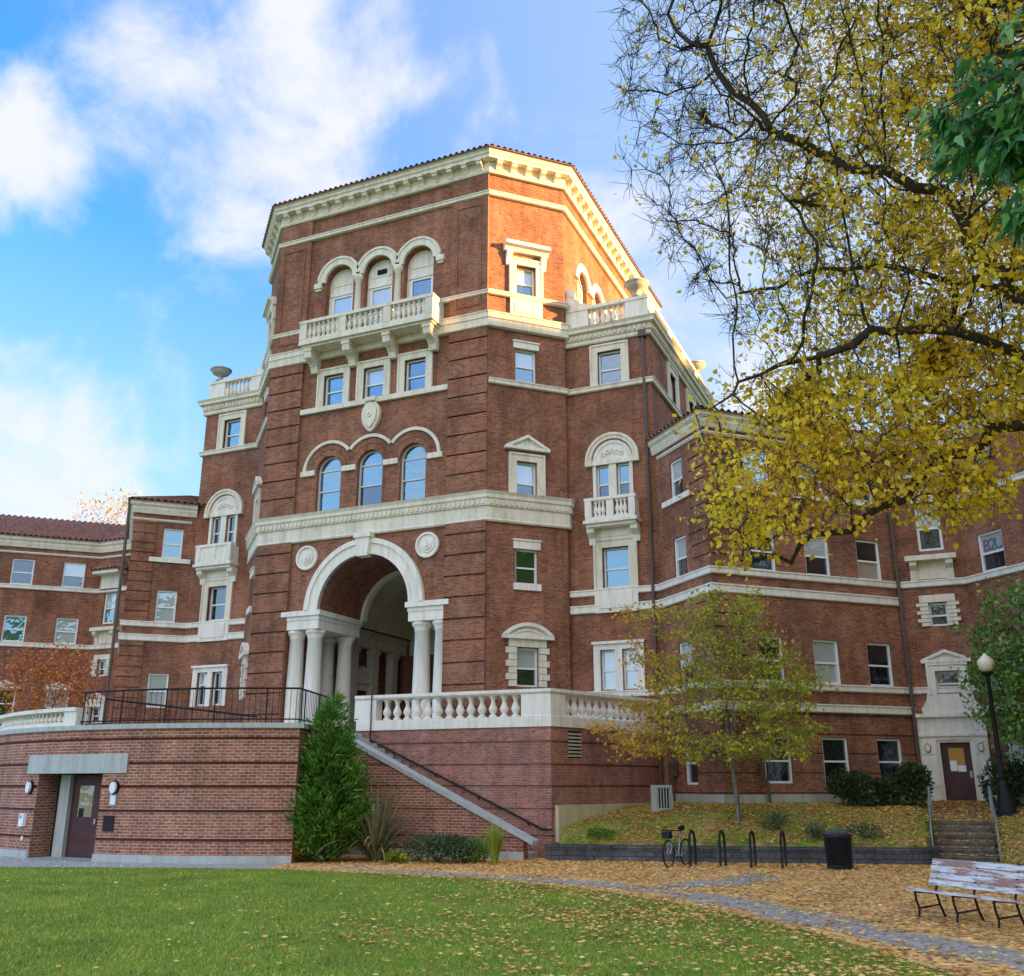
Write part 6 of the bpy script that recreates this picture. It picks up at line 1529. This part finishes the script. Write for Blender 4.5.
# ------------------------------------------------------------------ grass and fallen leaves
ex_, ey_ = np.array([p[0] for p in edge]), np.array([p[1] for p in edge])
def edge_y(x): return np.interp(x, ex_, ey_)
def tri_blades(name, x, y, z, h, m):
    n = len(x); a = nr.uniform(0, 2 * math.pi, n); w = nr.uniform(0.006, 0.012, n); hh = h * nr.uniform(0.5, 1.2, n); lx_, ly_ = nr.normal(size=n) * 0.5 * hh, nr.normal(size=n) * 0.5 * hh
    V = np.empty((n, 3, 3)); V[:, 0] = np.stack([x - np.cos(a) * w, y - np.sin(a) * w, z], 1); V[:, 1] = np.stack([x + np.cos(a) * w, y + np.sin(a) * w, z], 1); V[:, 2] = np.stack([x + lx_, y + ly_, z + hh], 1)
    me = bpy.data.meshes.new(name); me.vertices.add(n * 3); me.vertices.foreach_set('co', V.reshape(-1)); me.loops.add(n * 3); me.loops.foreach_set('vertex_index', np.arange(n * 3, dtype=np.int32))
    me.polygons.add(n); me.polygons.foreach_set('loop_start', np.arange(0, n * 3, 3, dtype=np.int32)); me.update(calc_edges=True); me.materials.append(m)
    o = bpy.data.objects.new(name, me); COL.objects.link(o); o['kind'] = 'stuff'; return o
n = 260000
x = nr.uniform(-14, 22, n); y = nr.uniform(-24, -8.5, n)
k = (y < edge_y(x) + 0.05 * np.sin(x * 7)); k &= ((x - 20.28) * -0.405 + (y + 31.62) * 0.914) > 7
dist = np.hypot(x - 20.28, y + 31.62); k &= nr.uniform(0, 1, n) < np.clip(17 / dist, 0.3, 1)
x, y = x[k], y[k]; tri_blades('grass', x, y, np.full(len(x), GZ), 0.05, M['blade'])
n = 60000
x = nr.uniform(9, 25, n); y = nr.uniform(-4.2, 6, n); z = np.array([height(a, b) for a, b in zip(x, y)]); k = (z > GZ + 0.2) & ~((x > 19.2) & (x < 21.2)); pt = np.sin(x * 1.3) + np.sin(y * 2.1 + x * 0.7)
k &= (nr.uniform(0, 1, n) < np.clip(0.5 + 0.35 * pt - 0.07 * (x - 12), 0.04, 1)); tri_blades('bank_grass', x[k], y[k], z[k], 0.09, M['blade'])
# fallen leaves
def seg_dist(x, y, c):
    d = np.full(len(x), 1e9)
    for (x0, y0), (x1, y1) in zip(c, c[1:]):
        t = np.clip(((x - x0) * (x1 - x0) + (y - y0) * (y1 - y0)) / ((x1 - x0) ** 2 + (y1 - y0) ** 2), 0, 1); d = np.minimum(d, np.hypot(x - x0 - t * (x1 - x0), y - y0 - t * (y1 - y0)))
    return d
n = 190000
x = np.concatenate([nr.uniform(-8, 27, n - 50000), nr.uniform(9.3, 25, 50000)]); y = np.concatenate([nr.uniform(-24, 5.5, n - 50000), nr.uniform(-4, 5.5, 50000)]); z = np.array([height(a, b) for a, b in zip(x, y)])
lawn_ = y < edge_y(x)
sd = np.minimum(seg_dist(x, y, pathc), seg_dist(x, y, branch) + 0.1)
pt = 0.5 + 0.25 * np.sin(x * 1.9 + 0.6 * y) + 0.25 * np.sin(y * 2.3 - x * 0.8)
cl_ = np.clip(0.5 + 0.9 * np.sin(x * 0.9 + 1.3 * np.sin(y * 0.7)) * np.sin(y * 1.1 + np.sin(x * 0.8)) + 0.4 * np.sin(x * 3.1 + y * 2.3), 0.05, 1.6)
td_ = np.hypot(x - 21.5, y + 14.5)
p_l = np.clip(1 - (td_ - 1.5) / 12.5, 0.02, 1) ** 1.7 * (0.25 + 0.95 * cl_) + 0.004 + np.clip(1 - (edge_y(x) - y) / 1.6, 0, 1) * np.clip((x - 6) / 8, 0, 1) * 0.6
p_o = np.where(sd < 0.75, 0.26 + 0.8 * pt ** 1.3 * np.clip(0.4 + sd / 0.6, 0, 1), 1.0) * np.clip((x - 3.0) / 5.0, 0.08, 1)
p_b = np.clip(0.9 * pt + 0.35 + 0.05 * (x - 14), 0, 1)
on_bank = z > GZ + 0.05
prob = np.where(on_bank, p_b, np.where(lawn_, p_l * 1.9, p_o))
bl = (x < 9.0) & (y > -4.4); inb = (~on_bank) & (y > ret_line(x) - 0.1) & (x < 19.4) & (x > 9)
k = (nr.uniform(0, 1, n) < prob) & ~bl & ~inb & ~((np.hypot(x + 3.0, y - 2.4) < 12.15) & (x < 3))
x, y, z = x[k], y[k], z[k]
sx, sy = nr.uniform(19.45, 20.95, 900), nr.uniform(-0.15, 1.9, 900); sk = ((sy + 0.15) % 0.34 > 0.10)
x, y, z = np.concatenate([x, sx[sk]]), np.concatenate([y, sy[sk]]), np.concatenate([z, GZ + 0.172 * (np.floor((sy[sk] + 0.15) / 0.34) + 1)]); n = len(x)
ly = np.where(y < edge_y(x), 0.035, 0.02)
P = np.stack([x, y, z + ly + nr.uniform(0, 0.02, n)], 1); a = nr.uniform(0, 2 * math.pi, n); D = np.stack([np.cos(a), np.sin(a), nr.normal(size=n) * 0.25], 1)
def flat_leaves(name, P, D, size, m):
    o = leaves(name, P, D, size, m, None, 0.7, None, 0.2, 'stuff'); return o
# keep them lying: rebuild the sideways axis near the ground plane
_n = nr.normal
flat = leaves('fallen_leaves', P, D, 0.085, M['leaf_fallen'], None, 0.75, None, 0.2, 'stuff')
co = np.empty(len(flat.data.vertices) * 3); flat.data.vertices.foreach_get('co', co); co = co.reshape(-1, 4, 3)
mid = co[:, :1]; dz = (co - mid)[:, :, 2]; co[:, :, 2] = mid[:, :, 2] + np.clip(dz * 0.35, -0.012, 0.045); flat.data.vertices.foreach_set('co', co.reshape(-1)); flat.data.update()
print('leaves', n)
